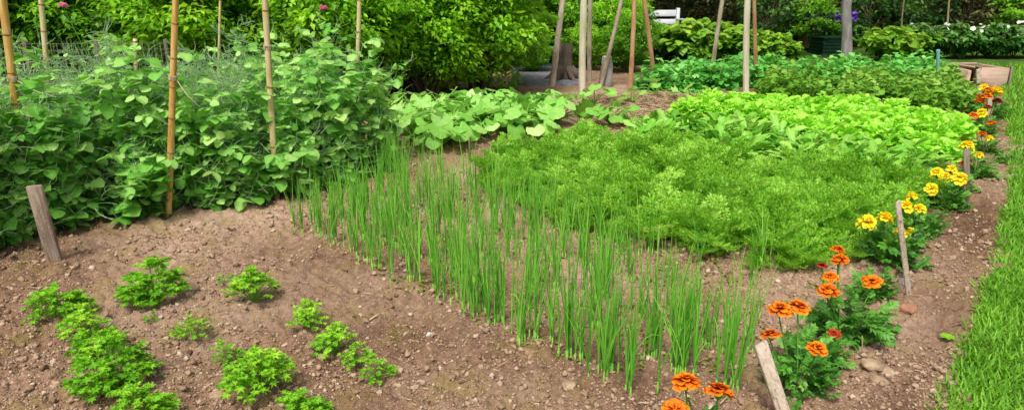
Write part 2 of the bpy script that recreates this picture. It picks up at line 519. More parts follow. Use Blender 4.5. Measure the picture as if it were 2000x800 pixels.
for sd in range(4):
    r_ = np.random.default_rng(sd)
    V, vs = [], []
    ts = np.linspace(0, 1, 8)
    ws = [.10, .16, .26, .36, .44, .46, .36, .16]
    for i, (t, w) in enumerate(zip(ts, ws)):
        z = -.35 * t ** 3
        for j, q in enumerate((-1, -.5, 0, .5, 1)):
            V.append([q * w * r_.uniform(.9, 1.1), t + (r_.uniform(-.03, .03) if j != 2 else 0),
                      z + abs(q) * .25 * w + (r_.uniform(-.15, .15) if abs(q) == 1 else 0) + (r_.uniform(-.06, .06) if abs(q) == .5 else 0)])
            vs.append((.12 if j == 2 else 0) + .25 * t * t - .1)
    Q = [[i * 5 + j, i * 5 + j + 1, i * 5 + j + 6, i * 5 + j + 5] for i in range(7) for j in range(4)]
    L_FRILL.append((np.array(V), np.array(Q), None, np.array(vs)))
# lobed parsley leaflet
L_PARS = disc_leaf(14, lambda a: (0.5 + 0.6 * (0.5 + 0.5 * math.cos(a))) * (1.0 if int(round(a / (2 * math.pi / 14))) % 2 == 0 else .45), rings=(.4, 1.0), cup=.25, wave=.16, rib=.06)
L_PARS = (L_PARS[0] + np.array([0, .35, 0]), *L_PARS[1:])


def squash_r(a):
    d = abs(math.atan2(math.sin(a), math.cos(a)))
    r = 1 - .06 * d / math.pi + .04 * math.cos(5 * a)
    if d > 2.7:
        r *= .35
    return r


L_SQ = [disc_leaf(20, squash_r, rings=(.35, .7, 1.0), cup=-.12 + .1 * k, wave=.035, rib=.10, sd=k) for k in range(3)]
L_SQ = [(v + np.array([0, .25, 0]), q, t, s) for v, q, t, s in L_SQ]


def ico(sub=0):
    p = (1 + 5 ** .5) / 2
    V = [[-1, p, 0], [1, p, 0], [-1, -p, 0], [1, -p, 0], [0, -1, p], [0, 1, p], [0, -1, -p], [0, 1, -p], [p, 0, -1], [p, 0, 1], [-p, 0, -1], [-p, 0, 1]]
    V = [np.array(v) / np.linalg.norm(v) for v in V]
    T = [[0, 11, 5], [0, 5, 1], [0, 1, 7], [0, 7, 10], [0, 10, 11], [1, 5, 9], [5, 11, 4], [11, 10, 2], [10, 7, 6], [7, 1, 8],
         [3, 9, 4], [3, 4, 2], [3, 2, 6], [3, 6, 8], [3, 8, 9], [4, 9, 5], [2, 4, 11], [6, 2, 10], [8, 6, 7], [9, 8, 1]]
    for _ in range(sub):
        cache, T2 = {}, []

        def mid(a, b):
            k = (min(a, b), max(a, b))
            if k not in cache:
                m = V[a] + V[b]
                V.append(m / np.linalg.norm(m))
                cache[k] = len(V) - 1
            return cache[k]
        for a, b, c in T:
            x, y, z = mid(a, b), mid(b, c), mid(c, a)
            T2 += [[a, x, z], [b, y, x], [c, z, y], [x, y, z]]
        T = T2
    return np.array(V), np.array(T)


def rock(sub, sd, rough=.25, flat=.7):
    r_ = np.random.default_rng(sd)
    V, T = ico(sub)
    d = np.ones(len(V))
    for _ in range(7):
        n = r_.normal(size=3)
        n /= np.linalg.norm(n)
        c = r_.uniform(.55, .9)
        h = V @ n
        d = np.where(h > c, np.minimum(d, c / np.maximum(h, 1e-3)), d)
    d *= 1 + r_.uniform(-rough, rough, len(V)) * .35
    V = V * d[:, None] * np.array([r_.uniform(.8, 1.2), r_.uniform(.8, 1.2), flat])
    return V, None, T, r_.uniform(-.08, .08, len(V))


# ------------------------------------------------------------------ noise and the ground
LAT = np.random.default_rng(3).random((256, 256))


def vnoise(x, y):
    xi, yi = np.floor(x).astype(int), np.floor(y).astype(int)
    fx, fy = x - xi, y - yi
    fx, fy = fx * fx * (3 - 2 * fx), fy * fy * (3 - 2 * fy)
    g = lambda a, b: LAT[a & 255, b & 255]
    return ((g(xi, yi) * (1 - fx) + g(xi + 1, yi) * fx) * (1 - fy) + (g(xi, yi + 1) * (1 - fx) + g(xi + 1, yi + 1) * fx) * fy) - .5


def soil_h(x, y):
    x, y = np.asarray(x, float), np.asarray(y, float)
    h = .030 * vnoise(x * 1.3, y * 1.3) + .030 * vnoise(x * 4 + 9, y * 4 + 5)
    h += .034 * (np.abs(vnoise(x * 10 + 3, y * 10)) - .12) + .034 * vnoise(x * 22 + 7, y * 22 + 1)
    h += .030 * (np.abs(vnoise(x * 48 + 1, y * 48 + 8)) - .12) + .013 * vnoise(x * 95, y * 95)
    return h * np.clip(1.25 - np.abs(y - 3) / 14, .4, 1)


EDGE = np.array([G(*p)[:2] for p in [(1830, 900), (1858, 800), (1890, 720), (1920, 640), (1945, 560), (1972, 440), (1984, 350), (1984, 280), (1966, 205), (1958, 165), (1945, 140)]])
EDGE = np.vstack([[EDGE[0, 0] - .05, 1.0], EDGE])


def edge_x(y):
    return np.interp(y, EDGE[:, 1], EDGE[:, 0])


# base ground reaching the horizon
mb = MB()
q = np.array([-600, -60, -20, 0, 20, 60, 600.0])
X, Y = np.meshgrid(q, q + 20, indexing='ij')
k = len(q)
idx = np.arange(k * k).reshape(k, k)
mb.add(np.stack([X.ravel(), Y.ravel(), np.full(k * k, -.09)], -1), np.stack([idx[:-1, :-1], idx[1:, :-1], idx[1:, 1:], idx[:-1, 1:]], -1).reshape(-1, 4))
tag(obj('ground', mb.mesh('ground', M['grassbase'])), kind='structure')

# soil bed
ny, nx = 620, 640
ys = 1.35 * (13.0 / 1.35) ** np.linspace(0, 1, ny)
V = np.zeros((ny, nx, 3))
for i, y in enumerate(ys):
    x0, x1 = -.82 * y - 1.3, edge_x(y) + .06
    V[i, :, 0] = x0 + (x1 - x0) * np.linspace(0, 1, nx)
    V[i, :, 1] = y
V[..., 2] = soil_h(V[..., 0], V[..., 1])
soil_dark = np.clip((vnoise(V[..., 0] * .9 + 4, V[..., 1] * .9 + 2) + .05) * 2.2, 0, .55)
soil_dark = np.maximum(soil_dark, .75 * np.clip(1 - np.abs(V[..., 0] - edge_x(V[..., 1]) + .18) / .25, 0, 1))
soil_dark = np.maximum(soil_dark, .55 * np.clip((-V[..., 0] - 1.4 - .1 * V[..., 1]) / .5, 0, 1))  # soil colour gets darker towards the far left
idx = np.arange(ny * nx).reshape(ny, nx)
mb = MB()
mb.add(V.reshape(-1, 3), np.stack([idx[:-1, :-1], idx[:-1, 1:], idx[1:, 1:], idx[1:, :-1]], -1).reshape(-1, 4), None, soil_dark.ravel())
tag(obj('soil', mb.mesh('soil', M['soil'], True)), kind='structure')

# clods and crumbs lying on the soil
mb = MB()
n = 85000
yy = 1.7 * (7.0 / 1.7) ** rng.random(n)
xx = (-.8 * yy - .5) + rng.random(n) * (edge_x(yy) - .02 + .8 * yy + .5)
size = np.minimum(.0034 * (1 - rng.random(n)) ** -.37, .0135) * (.75 + .10 * yy)
clump = vnoise(xx * 2.2, yy * 2.2) + .5
keep = rng.random(n) < np.clip(-.25 + 2.0 * clump + .8 * (vnoise(xx * 9, yy * 9) + .1), .12, 1)
xx, yy, size = xx[keep], yy[keep], size[keep]
zz = soil_h(xx, yy)
for v in range(6):
    s = slice(v, None, 6)
    m_ = len(xx[s])
    big = size[s] > .009
    for sub, sel in ((0, ~big), (1, big)):
        mb.inst(rock(sub, 40 + v, 1.3, .8), np.stack([xx[s], yy[s], zz[s] + size[s] * .25], -1)[sel], rots(rng.uniform(0, 6.3, m_), rng.uniform(-.5, .5, m_), rng.uniform(-.5, .5, m_))[sel], size[s][sel], rng.normal(.43, .16, m_)[sel])
tag(obj('soil_crumbs', mb.mesh('soil_crumbs', M['clod'])), 'loose crumbs and small clods of dry earth scattered over the bed', 'soil crumbs', kind='stuff')

mb = MB()
n = 900
yy = 1.8 * (7.0 / 1.8) ** rng.random(n)
xx = (-.75 * yy) + rng.random(n) * (edge_x(yy) - .02 + .75 * yy)
mb.inst(L_BLADE, np.stack([xx, yy, soil_h(xx, yy) + .006], -1), rots(rng.uniform(0, 6.3, n), rng.uniform(-.15, .25, n), rng.uniform(-.6, .6, n)), np.stack([rng.uniform(.02, .05, n), rng.uniform(.02, .07, n), np.full(n, .03)], -1), rng.normal(.5, .2, n))
n = 5200
c0, c1 = G(1130, 236), G(1420, 186)
yy = rng.uniform(c0[1], c1[1], n)
xx = rng.uniform(.75, 2.9, n)
mb.inst(L_BLADE, np.stack([xx, yy, soil_h(xx, yy) + .008], -1), rots(rng.uniform(0, 6.3, n), rng.uniform(-.1, .35, n), rng.uniform(-.6, .6, n)), np.stack([rng.uniform(.05, .1, n), rng.uniform(.05, .16, n), np.full(n, .05)], -1), rng.normal(.5, .22, n))
tag(obj('straw_litter', mb.mesh('straw_litter', M['straw'])), 'thin bits of dry straw lying on the brown earth', 'straw litter', kind='stuff')

# lawn to the right
mb = MB()
ys2 = np.linspace(.8, 13, 60)
V = np.zeros((60, 12, 3))
for i, y in enumerate(ys2):
    e = edge_x(y)
    V[i, :, 0] = e + np.array([0, .03, .1, .3, .6, 1, 2, 3, 4, 6, 9, 14])
    V[i, :, 1] = y
    V[i, :, 2] = np.array([-.07, .0, .015, .02, .02, .02, .02, .02, .02, .02, .02, .02])
idx = np.arange(60 * 12).reshape(60, 12)
mb.add(V.reshape(-1, 3), np.stack([idx[:-1, :-1], idx[:-1, 1:], idx[1:, 1:], idx[1:, :-1]], -1).reshape(-1, 4))
tag(obj('lawn', mb.mesh('lawn', M['grassbase'], True)), kind='structure')
mb = MB()
for n, w0, w1, y0, y1, hh in ((36000, 0, .9, 1.6, 4.2, .056), (30000, 0, 1.3, 4.0, 8.0, .062), (9000, 0, 3, 7.5, 13, .09)):
    yy = y0 + (y1 - y0) * rng.random(n)
    u = rng.random(n) ** 1.25
    xx = edge_x(yy) + w0 + (w1 - w0) * u + rng.normal(0, .03, n) - .015
    xx += .05 * vnoise(yy * 5, yy * 0 + 3.3)
    mb.inst(L_BLADE, np.stack([xx, yy, np.full(n, .0)], -1), rots(rng.uniform(0, 6.3, n), rng.uniform(.6, 1.5, n), rng.uniform(-.5, .5, n)),
            np.stack([np.full(n, .075) * (.7 + .12 * yy), hh * rng.uniform(.5, 1.25, n), np.full(n, .06)], -1), rng.normal(.5, .2, n) + .25 * vnoise(xx * 4, yy * 4))
tag(obj('lawn_grass', mb.mesh('lawn_grass', M['grass'])), 'bright green mown grass along the edge of the earth path', 'grass', kind='stuff')

# grey path behind the far beds
mb = MB()
pp = [G(1000, 168), G(1130, 168), G(1130, 128), G(1000, 128)]
Vp = np.array(pp)
Vp[:, 2] = .035
mb.add(np.vstack([Vp, Vp + [0, 0, -.16]]), [[0, 1, 2, 3], [0, 4, 5, 1], [1, 5, 6, 2], [2, 6, 7, 3], [3, 7, 4, 0]])
tag(obj('path', mb.mesh('path', M['path'])), kind='structure')

# ------------------------------------------------------------------ helper for polygons of plants


def inpoly(p, poly):
    x, y = p[..., 0], p[..., 1]
    c = np.zeros(x.shape, bool)
    for (x1, y1), (x2, y2) in zip(poly, np.roll(poly, -1, 0)):
        cond = (y1 > y) != (y2 > y)
        c ^= cond & (x < (x2 - x1) * (y - y1) / (y2 - y1 + 1e-12) + x1)
    return c


ROWDIR = G(740, 335)[:2] - G(0, 490)[:2]
A_ = G(600, 455)[:2]
B_ = G(1150, 715)[:2]
ROWDIR = (B_ - A_) / np.linalg.norm(B_ - A_)
ROWN = np.array([-ROWDIR[1], ROWDIR[0]])


def fill(pix, row_sp, in_sp, jit=.25, r_=rng, direction=None):
    poly = np.array([G(*p)[:2] for p in pix])
    d = ROWDIR if direction is None else direction
    nn = np.array([-d[1], d[0]])
    a, b = poly @ d, poly @ nn
    out = []
    for row, v in enumerate(np.arange(b.min(), b.max(), row_sp)):
        for u in np.arange(a.min(), a.max(), in_sp):
            p = d * (u + r_.uniform(-jit, jit) * in_sp + (row % 2) * in_sp / 2) + nn * (v + r_.uniform(-jit, jit) * row_sp)
            out.append(p)
    out = np.array(out)
    return out[inpoly(out, poly)]


def upvec(n, r_):
    return r_.uniform(0, 2 * np.pi, n)


# ------------------------------------------------------------------ parsley


def parsley_meshes(sd, n=42):
    r_ = np.random.default_rng(sd)
    lm, sm = MB(), MB()
    for i in range(n):
        yaw = r_.uniform(0, 6.283)
        out = r_.uniform(.02, 1) ** .6
        Lr = min(1.02, r_.uniform(.45, 1.25)) * (1 + .2 * math.sin(yaw + sd))
        tip = np.array([-math.sin(yaw) * out * .125, math.cos(yaw) * out * .125, (.205 - .12 * out ** 3) * Lr])
        P = np.array([[tip[0] * t ** 1.3 + .0, tip[1] * t ** 1.3, tip[2] * (1 - (1 - t) ** 1.6)] for t in np.linspace(0, 1, 5)])
        P[:, :2] += np.array([-math.sin(yaw), math.cos(yaw)]) * .012
        sm.tube(P, np.linspace(.0016, .0009, 5), 4, .5 + .1 * r_.normal(), False)
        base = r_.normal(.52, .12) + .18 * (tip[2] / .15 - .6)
        for (dy, lat, s) in ((0, 0, 1.1), (-.018, .8, .9), (-.018, -.8, .9), (-.036, 1.1, .75), (-.036, -1.1, .75)):
            dirv = np.array([-math.sin(yaw), math.cos(yaw), 0])
            p = P[-1] + dirv * dy * .9
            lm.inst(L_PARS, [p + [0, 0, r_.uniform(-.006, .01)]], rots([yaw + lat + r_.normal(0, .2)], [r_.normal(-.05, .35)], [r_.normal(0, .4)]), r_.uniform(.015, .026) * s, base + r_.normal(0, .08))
    return lm.mesh('parsley_leaves', M['parsley'], True), sm.mesh('parsley_stems', M['parstem'])


PV = [parsley_meshes(100 + i, n) for i, n in enumerate((100, 80, 58, 34, 20))]
parsley = [
    # px, base y, width px, variant, label
    (302, 592, 118, 0, 'full round parsley plant at the back of the bare earth below the pea stakes'),
    (438, 556, 38, 4, 'tiny parsley seedling just left of the feathery back parsley plant'),
    (497, 592, 100, 2, 'open feathery parsley plant at the back, right of the full round one'),
    (118, 622, 105, 1, 'leftmost parsley plant, at the far end of the left row'),
    (165, 655, 85, 2, 'spreading parsley plant second from the far end of the left row'),
    (195, 705, 92, 1, 'dense parsley plant in the middle of the left row'),
    (228, 765, 140, 0, 'biggest parsley plant in the left row, near the bottom of the photo'),
    (285, 822, 110, 1, 'parsley plant at the near end of the left row, cut by the lower edge'),
    (376, 672, 74, 3, 'small sparse parsley plant standing alone between the left and middle rows'),
    (447, 716, 62, 3, 'small parsley plant at the far end of the short middle clump'),
    (507, 775, 125, 0, 'large dense parsley plant in the middle row, beside the tan stone'),
    (592, 822, 100, 1, 'parsley plant cut by the lower edge, right of the large middle one'),
    (602, 640, 72, 2, 'upright parsley plant at the far end of the right row'),
    (655, 690, 84, 2, 'loose parsley plant second in the right row'),
    (694, 718, 62, 3, 'thin parsley plant third in the right row'),
    (738, 752, 74, 3, 'drooping thin parsley plant at the near end of the right row'),
    (300, 634, 34, 4, 'tiny parsley seedling below the full round parsley plant'),
]
for px, py, w, v, lab in parsley:
    p = G(px, py)
    dist = math.hypot(p[1], CAM_H)
    s = w * dist / FPX / .27
    p[2] = soil_h(p[0], p[1]) - .004
    t = thing('parsley_plant', lab, 'parsley', p, rng.uniform(0, 6.3), (s, s, s * .8), 'parsley plants in the bare earth')
    obj('leaves', PV[v][0], t)
    obj('stems', PV[v][1], t)

# ------------------------------------------------------------------ onions


def onion_meshes(sd, tall=1.0, nb=6):
    r_ = np.random.default_rng(sd)
    lm = MB()
    bm = lm
    nst = r_.integers(2, 6)
    for s in range(nst):
        c = np.array([r_.normal(0, .021), r_.normal(0, .021), 0])
        bm.tube(np.array([c + [0, 0, -.02], c + [0, 0, .012], c + [0, 0, .04]]), [.0045, .0038, .003], 6, [1.0, .9, .5])
        for b in range(r_.integers(3, nb + 1)):
            yaw = r_.uniform(0, 6.283)
            Ln = tall * r_.uniform(.14, .39)
            lean = abs(r_.normal(0, .13))
            t = np.linspace(0, 1, 7)
            bend = lean * t ** 1.6 * Ln * 1.4
            droop = r_.uniform(0, .45) if r_.random() < .22 else 0
            P = np.stack([c[0] - math.sin(yaw) * bend, c[1] + math.cos(yaw) * bend, .03 + Ln * t * (1 - droop * t * t)], -1)
            rad = .0024 * np.array([.8, 1, 1.0, .85, .65, .4, .08]) * r_.uniform(.8, 1.25)
            lm.tube(P, rad, 5, np.clip(r_.normal(.5, .16) + np.array([-.15, -.05, 0, 0, .05, .12, .35]) + (.25 if r_.random() < .12 else 0), -.2, 1.2), False)
    return lm.mesh('onion_leaves', M['onion'], True)


OV = [onion_meshes(200 + i) for i in range(10)] + [onion_meshes(230 + i, .85, 3) for i in range(5)]
VPX, VPY = -400, -20
onion_rows = [(.474, 590, 1300, .052, 'front row, nearest the parsley'), (.432, 630, 1470, .054, 'second row from the front'), (.392, 690, 1480, .056, 'third row from the front'),
              (.352, 740, 1500, .060, 'fourth row from the front'), (.316, 750, 1510, .062, 'fifth row from the front'), (.284, 800, 1530, .070, 'back row, nearest the carrots')]
count = 0
for ri, (sl, xa, xb, spc, where) in enumerate(onion_rows):
    a, b = G(xa, VPY + sl * (xa - VPX))[:2], G(xb, VPY + sl * (xb - VPX))[:2]
    Ln = np.linalg.norm(b - a)
    u = 0
    while u < Ln:
        p = a + (b - a) * u / Ln + rng.normal(0, .022, 2)
        u += spc * rng.uniform(.5, 1.5)
        if rng.random() < .06 or count > 295:
            u += .04
            continue
        sparse = (p[0] > .5 and ri >= 3) or ri == 5
        if (sparse and rng.random() < .35) or (p[0] > .25 and ri < 3 and rng.random() < .10):
            continue
        v = int(rng.integers(10, 15)) if sparse else int(rng.integers(0, 10))
        o = obj('onion_plant', OV[v], None, (p[0], p[1], soil_h(*p) - .002))
        o.rotation_euler = (0, 0, rng.uniform(0, 6.3))
        o.scale = (rng.uniform(.68, 1.12),) * 3
        tag(o, 'thin upright onion plant in the onion bed, ' + where, 'onion plant', 'onion plants in the ' + where.split(',')[0])
        count += 1
print('onions', count)

mb = MB()
zone = np.array([G(*p)[:2] for p in [(560, 445), (700, 520), (950, 640), (1150, 730), (1420, 800), (1640, 700), (1640, 520), (1250, 470), (1020, 390), (760, 350), (620, 385)]])
n = 5200
pts = np.stack([rng.uniform(zone[:, 0].min(), zone[:, 0].max(), n), rng.uniform(zone[:, 1].min(), zone[:, 1].max(), n)], -1)
pts = pts[inpoly(pts, zone)]
pts = pts[vnoise(pts[:, 0] * 6, pts[:, 1] * 6) + .55 * vnoise(pts[:, 0] * 21, pts[:, 1] * 21) > .02]
n = len(pts)
for k in range(3):
    mb.inst(L_OVAL, np.column_stack([pts + rng.normal(0, .003, (n, 2)), soil_h(pts[:, 0], pts[:, 1]) + rng.uniform(.003, .015, n)]), rots(rng.uniform(0, 6.3, n), rng.uniform(-.2, .9, n), rng.normal(0, .3, n)), rng.uniform(.007, .019, n), rng.normal(.45, .2, n))
tag(obj('weed_seedlings', mb.mesh('weed_seedlings', M['weed'], True)), 'film of tiny weed seedlings on the earth between the onions', 'weeds', kind='stuff')

# ------------------------------------------------------------------ peas


def tendril(mb, p, yaw, r_, Ln=.1, rad=.0011):
    t = np.linspace(0, 1, 7)
    a = yaw + t * r_.uniform(-2.5, 2.5)
    el = r_.uniform(-.2, 1.1) + t * r_.uniform(-1, 1)
    d = np.stack([-np.sin(a) * np.cos(el), np.cos(a) * np.cos(el), np.sin(el)], -1) * Ln / 7
    P = p + np.cumsum(d, 0)
    mb.tube(P, np.linspace(rad, rad * .5, 7), 3, r_.normal(.55, .2), False)


def pea_meshes(sd, leafy=True, hgt=.85, nst=3):
    r_ = np.random.default_rng(sd)
    lm, tm, fm = MB(), MB(), MB()
    sm = tm
    for s in range(nst):
        base = np.array([r_.normal(0, .06), r_.normal(0, .06), 0])
        n = 15
        H_ = hgt * r_.uniform(.72, 1.05)
        t = np.linspace(0, 1, n)
        wx, wy = r_.uniform(-.16, .16), r_.uniform(-.16, .16)
        P = np.stack([base[0] + wx * t ** 1.5 + .012 * np.where(np.arange(n) % 2, 1, -1), base[1] + wy * t ** 1.5 + .012 * np.sin(t * 9), H_ * t], -1)
        sm.tube(P, np.linspace(.0035, .0018, n), 5, .45 + .1 * t, False)
        for k in range(1, n):
            yaw = (k % 2) * math.pi + s * 2.1 + r_.normal(0, .5)
            dirv = np.array([-math.sin(yaw), math.cos(yaw), 0])
            tt = k / n
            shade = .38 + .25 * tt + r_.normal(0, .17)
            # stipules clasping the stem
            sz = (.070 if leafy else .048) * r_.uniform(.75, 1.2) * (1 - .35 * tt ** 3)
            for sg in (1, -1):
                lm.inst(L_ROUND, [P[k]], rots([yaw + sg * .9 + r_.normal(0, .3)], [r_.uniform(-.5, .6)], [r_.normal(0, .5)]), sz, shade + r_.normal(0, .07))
            Lp = r_.uniform(.07, .13)
            tip = P[k] + dirv * Lp + [0, 0, r_.uniform(-.01, .06)]
            tm.tube(np.array([P[k], (P[k] + tip) / 2 + [0, 0, .01], tip]), [.0016, .0014, .001], 3, .5, False)
            if leafy:
                for f, sc_ in ((.5, 1.0), (.85, .85)):
                    q_ = P[k] + (tip - P[k]) * f
                    for sg in (1, -1):
                        lm.inst(L_OVAL if r_.random() < .6 else L_ROUND, [q_], rots([yaw + sg * r_.uniform(.7, 1.3)], [r_.uniform(-.7, .4)], [sg * r_.uniform(-.7, .5)]),
                                min(.105, .064 * r_.lognormal(0, .32)) * sc_, shade + r_.normal(0, .09))
                for _ in range(3):
                    tendril(tm, tip, yaw + r_.normal(0, .8), r_, r_.uniform(.06, .16), .0019)
            else:
                for _ in range(13):
                    f = r_.uniform(.2, 1)
                    tendril(tm, P[k] + (tip - P[k]) * f, yaw + r_.normal(0, 1.2), r_, r_.uniform(.06, .15), .0022)
            if r_.random() < (.05 if tt > .5 else 0):
                for _ in range(2):
                    fm.inst(L_ROUND, [tip + [0, 0, .01]], rots([r_.uniform(0, 6)], [r_.uniform(.3, 1.2)], [r_.normal(0, .4)]), .022, .6)
    return lm.mesh('pea_leaves', M['pea'], True), tm.mesh('pea_stems', M['peagrey'])


PE_L = [pea_meshes(300 + i, True, .93) for i in range(5)]
PE_S = [pea_meshes(330 + i, True, .42, 3) for i in range(3)]
PE_T = [pea_meshes(350 + i, False, 1.0, 3) for i in range(5)]
front = [G(*p)[:2] for p in [(-330, 600), (-120, 530), (60, 478), (200, 440), (340, 420), (540, 388), (640, 364), (752, 326)]]
front = np.array(front)
seg = np.linalg.norm(np.diff(front, axis=0), axis=1)
cum = np.concatenate([[0], np.cumsum(seg)])
npea = 0
dv0 = (front[-1] - front[2]) / np.linalg.norm(front[-1] - front[2])
NV0 = np.array([-dv0[1], dv0[0]])
for row, off in enumerate((0.04, .24, .46, .70, .95, 1.2, 1.5, 1.8)):
    u = rng.uniform(0, .1)
    while u < cum[-1]:
        x, y = np.interp(u, cum, front[:, 0]), np.interp(u, cum, front[:, 1])
        i = min(np.searchsorted(cum, u, side='right') - 1, len(seg) - 1)
        dv = (front[i + 1] - front[i]) / seg[i]
        nv = NV0
        p = np.array([x, y]) + nv * off + rng.normal(0, .035, 2)
        frac = u / cum[-1]
        u += (.135 if row < 2 else .18) * rng.uniform(.75, 1.25)
        pxl = 1000 + FPX * p[0] / (p[1] * cp + CAM_H * sp)
        hole = row == 0 and 150 < pxl < 250
        if hole:
            continue
        leafyside = frac > .80
        if row == 0:
            v = PE_S[int(rng.integers(0, 3))] if rng.random() < (.45 if pxl > 150 else .15) else PE_L[int(rng.integers(0, 5))]
            s = rng.uniform(.78, 1.02)
        elif row == 1 or leafyside or (row < 5 and rng.random() < .28):
            v = PE_L[int(rng.integers(0, 5))]
            s = rng.uniform(.66, 1.14)
        else:
            v = PE_T[int(rng.integers(0, 5))]
            s = rng.uniform(.80, 1.10)
        if row >= 4 and pxl < 640:
            s *= .86
        leafy = v not in PE_T
        t = thing('pea_plant', 'leafy pea plant with broad oval leaves in the front rows of the pea patch' if leafy else 'wispy grey-green pea plant full of curling tendrils in the back rows of the pea patch',
                  'pea plant', (p[0], p[1], -.01), rng.uniform(0, 6.3), s, 'leafy pea plants at the front' if leafy else 'tendrilled pea plants at the back')
        obj('leaves', v[0], t)
        obj('stems', v[1], t)
        npea += 1
print('peas', npea)

# ------------------------------------------------------------------ squash


def squash_meshes(sd, n=9, sz=.15):
    r_ = np.random.default_rng(sd)
    lm, sm = MB(), MB()
    for i in range(n):
        yaw = i * 2.4 + r_.normal(0, .3)
        out = .08 + .26 * (i / n) ** .7
        z = r_.uniform(.12, .30) * (1 - .45 * out)
        d = np.array([-math.sin(yaw), math.cos(yaw), 0])
        tip = d * out + [0, 0, z]
        P = np.array([[d[0] * out * t, d[1] * out * t, z * (1 - (1 - t) ** 2)] for t in np.linspace(0, 1, 5)])
        sm.tube(P, np.linspace(.008, .005, 5), 5, .5, False)
        lm.inst(L_SQ[i % 3], [tip], rots([yaw + r_.normal(0, .3)], [r_.uniform(-.95, .10)], [r_.normal(0, .35)]), sz * r_.uniform(.7, 1.15), r_.normal(.5, .13))
    return lm.mesh('squash_leaves', M['squash'], True), sm.mesh('squash_stalks', M['parstem'], True)


SQ = [squash_meshes(400 + i, 20, .098) for i in range(5)] + [squash_meshes(420 + i, 6, .09) for i in range(2)]
squash = fill([(765, 300), (925, 283), (1085, 260), (1095, 228), (960, 222), (780, 232)], .36, .32, .2)
for i, p in enumerate(squash):
    t = thing('squash_plant', 'pale green squash plant with big flat leaves in the dense squash row beside the peas', 'squash plant', (p[0], p[1], 0), rng.uniform(0, 6.3), rng.uniform(.9, 1.1), 'squash plants in the dense row')
    v = SQ[i % 5]
    obj('leaves', v[0], t)
    obj('stalks', v[1], t)
for px, py, s, v, lab in ((1190, 242, .8, 1, 'lone squash plant on bare earth right of the dense squash row'), (1285, 188, .8, 5, 'small squash seedling at the foot of the right pole of the near tepee'),
                          (1350, 198, .9, 6, 'small squash seedling on the straw-coloured earth behind the lettuce'), (1160, 205, .9, 5, 'small squash seedling behind the lone squash plant'),
                          (1235, 200, .8, 6, 'small squash seedling at the foot of the reddish pole')):
    t = thing('squash_plant', lab, 'squash plant', G(px, py), rng.uniform(0, 6.3), s)
    obj('leaves', SQ[v][0], t)
    obj('stalks', SQ[v][1], t)

# ------------------------------------------------------------------ carrots


def frond_tpl(sd):
    r_ = np.random.default_rng(sd)
    mb = MB()
    t = np.linspace(0, 1, 8)
    P = np.stack([.05 * np.sin(t * 2), t, .0 - .30 * t ** 2.2], -1)
    mb.tube(P, np.linspace(.010, .004, 8), 3, .1, False)
    for k in range(10):
        f = .32 + .66 * k / 9
        p = np.array([.05 * math.sin(f * 2), f, -.30 * f ** 2.2])
        Lp = .34 * (1 - .75 * (f - .3) / .7) + .05
        for sg in (1, -1):
            yaw = -sg * r_.uniform(.8, 1.15)
            d = np.array([-math.sin(yaw), math.cos(yaw), r_.uniform(-.15, .3)])
            for j in range(5):
                q_ = p + d * Lp * (j + .6) / 5
                for s2 in (1, -1):
                    mb.inst(L_DIA, [q_], rots([yaw + s2 * r_.uniform(.5, 1.0)], [r_.uniform(-.4, .6)], [r_.normal(0, .6)]), .108 * (1 - .4 * j / 5) * r_.uniform(.7, 1.3), r_.normal(0, .13))
            mb.inst(L_DIA, [p + d * Lp], rots([yaw], [r_.uniform(-.3, .3)], [0]), .08, r_.normal(.05, .1))
    return np.vstack(mb.V), np.vstack(mb.Q), None, np.concatenate(mb.S)


FR = [frond_tpl(500 + i) for i in range(4)]


def carrot_mesh(sd, n=11, Ln=.235, mat='carrot', nm='carrot_fronds'):
    r_ = np.random.default_rng(sd)
    lm = MB()
    for i in range(n):
        lm.inst(FR[i % 4], [[r_.normal(0, .008), r_.normal(0, .008), 0]], rots([i * 2.4 + r_.normal(0, .3)], [r_.uniform(.55, 1.35)], [r_.normal(0, .4)]), Ln * r_.uniform(.75, 1.15), r_.normal(.5, .1))
    return lm.mesh(nm, M[mat])


CA = [carrot_mesh(520 + i) for i in range(6)]
carrots = fill([(940, 358), (1110, 438), (1300, 476), (1480, 512), (1655, 520), (1725, 452), (1810, 392), (1760, 370), (1480, 348), (1330, 320), (1150, 298), (1000, 328)], .19, .115, .4)
nmain = len(carrots)
edge_c = fill([(950, 372), (1110, 452), (1300, 490), (1480, 525), (1650, 535), (1655, 520), (1480, 512), (1300, 476), (1110, 438), (940, 358)], .07, .17, .45)
carrots = np.vstack([carrots, edge_c])
print('carrots', nmain, len(carrots))
for i, p in enumerate(carrots):
    if i < nmain and rng.random() < max(.10, (nmain - 255) / nmain):
        continue
    o = obj('carrot_plant', CA[i % 6], None, (p[0], p[1], soil_h(*p)))
    o.rotation_euler = (0, 0, rng.uniform(0, 6.3))
    o.scale = (rng.uniform(.62, 1.28) if i < nmain else rng.uniform(.4, .75),) * 3
    tag(o, 'feathery green carrot top in the carrot bed behind the onions', 'carrot plant', 'carrot tops in the carrot bed')

# ------------------------------------------------------------------ beets, lettuce, far beds


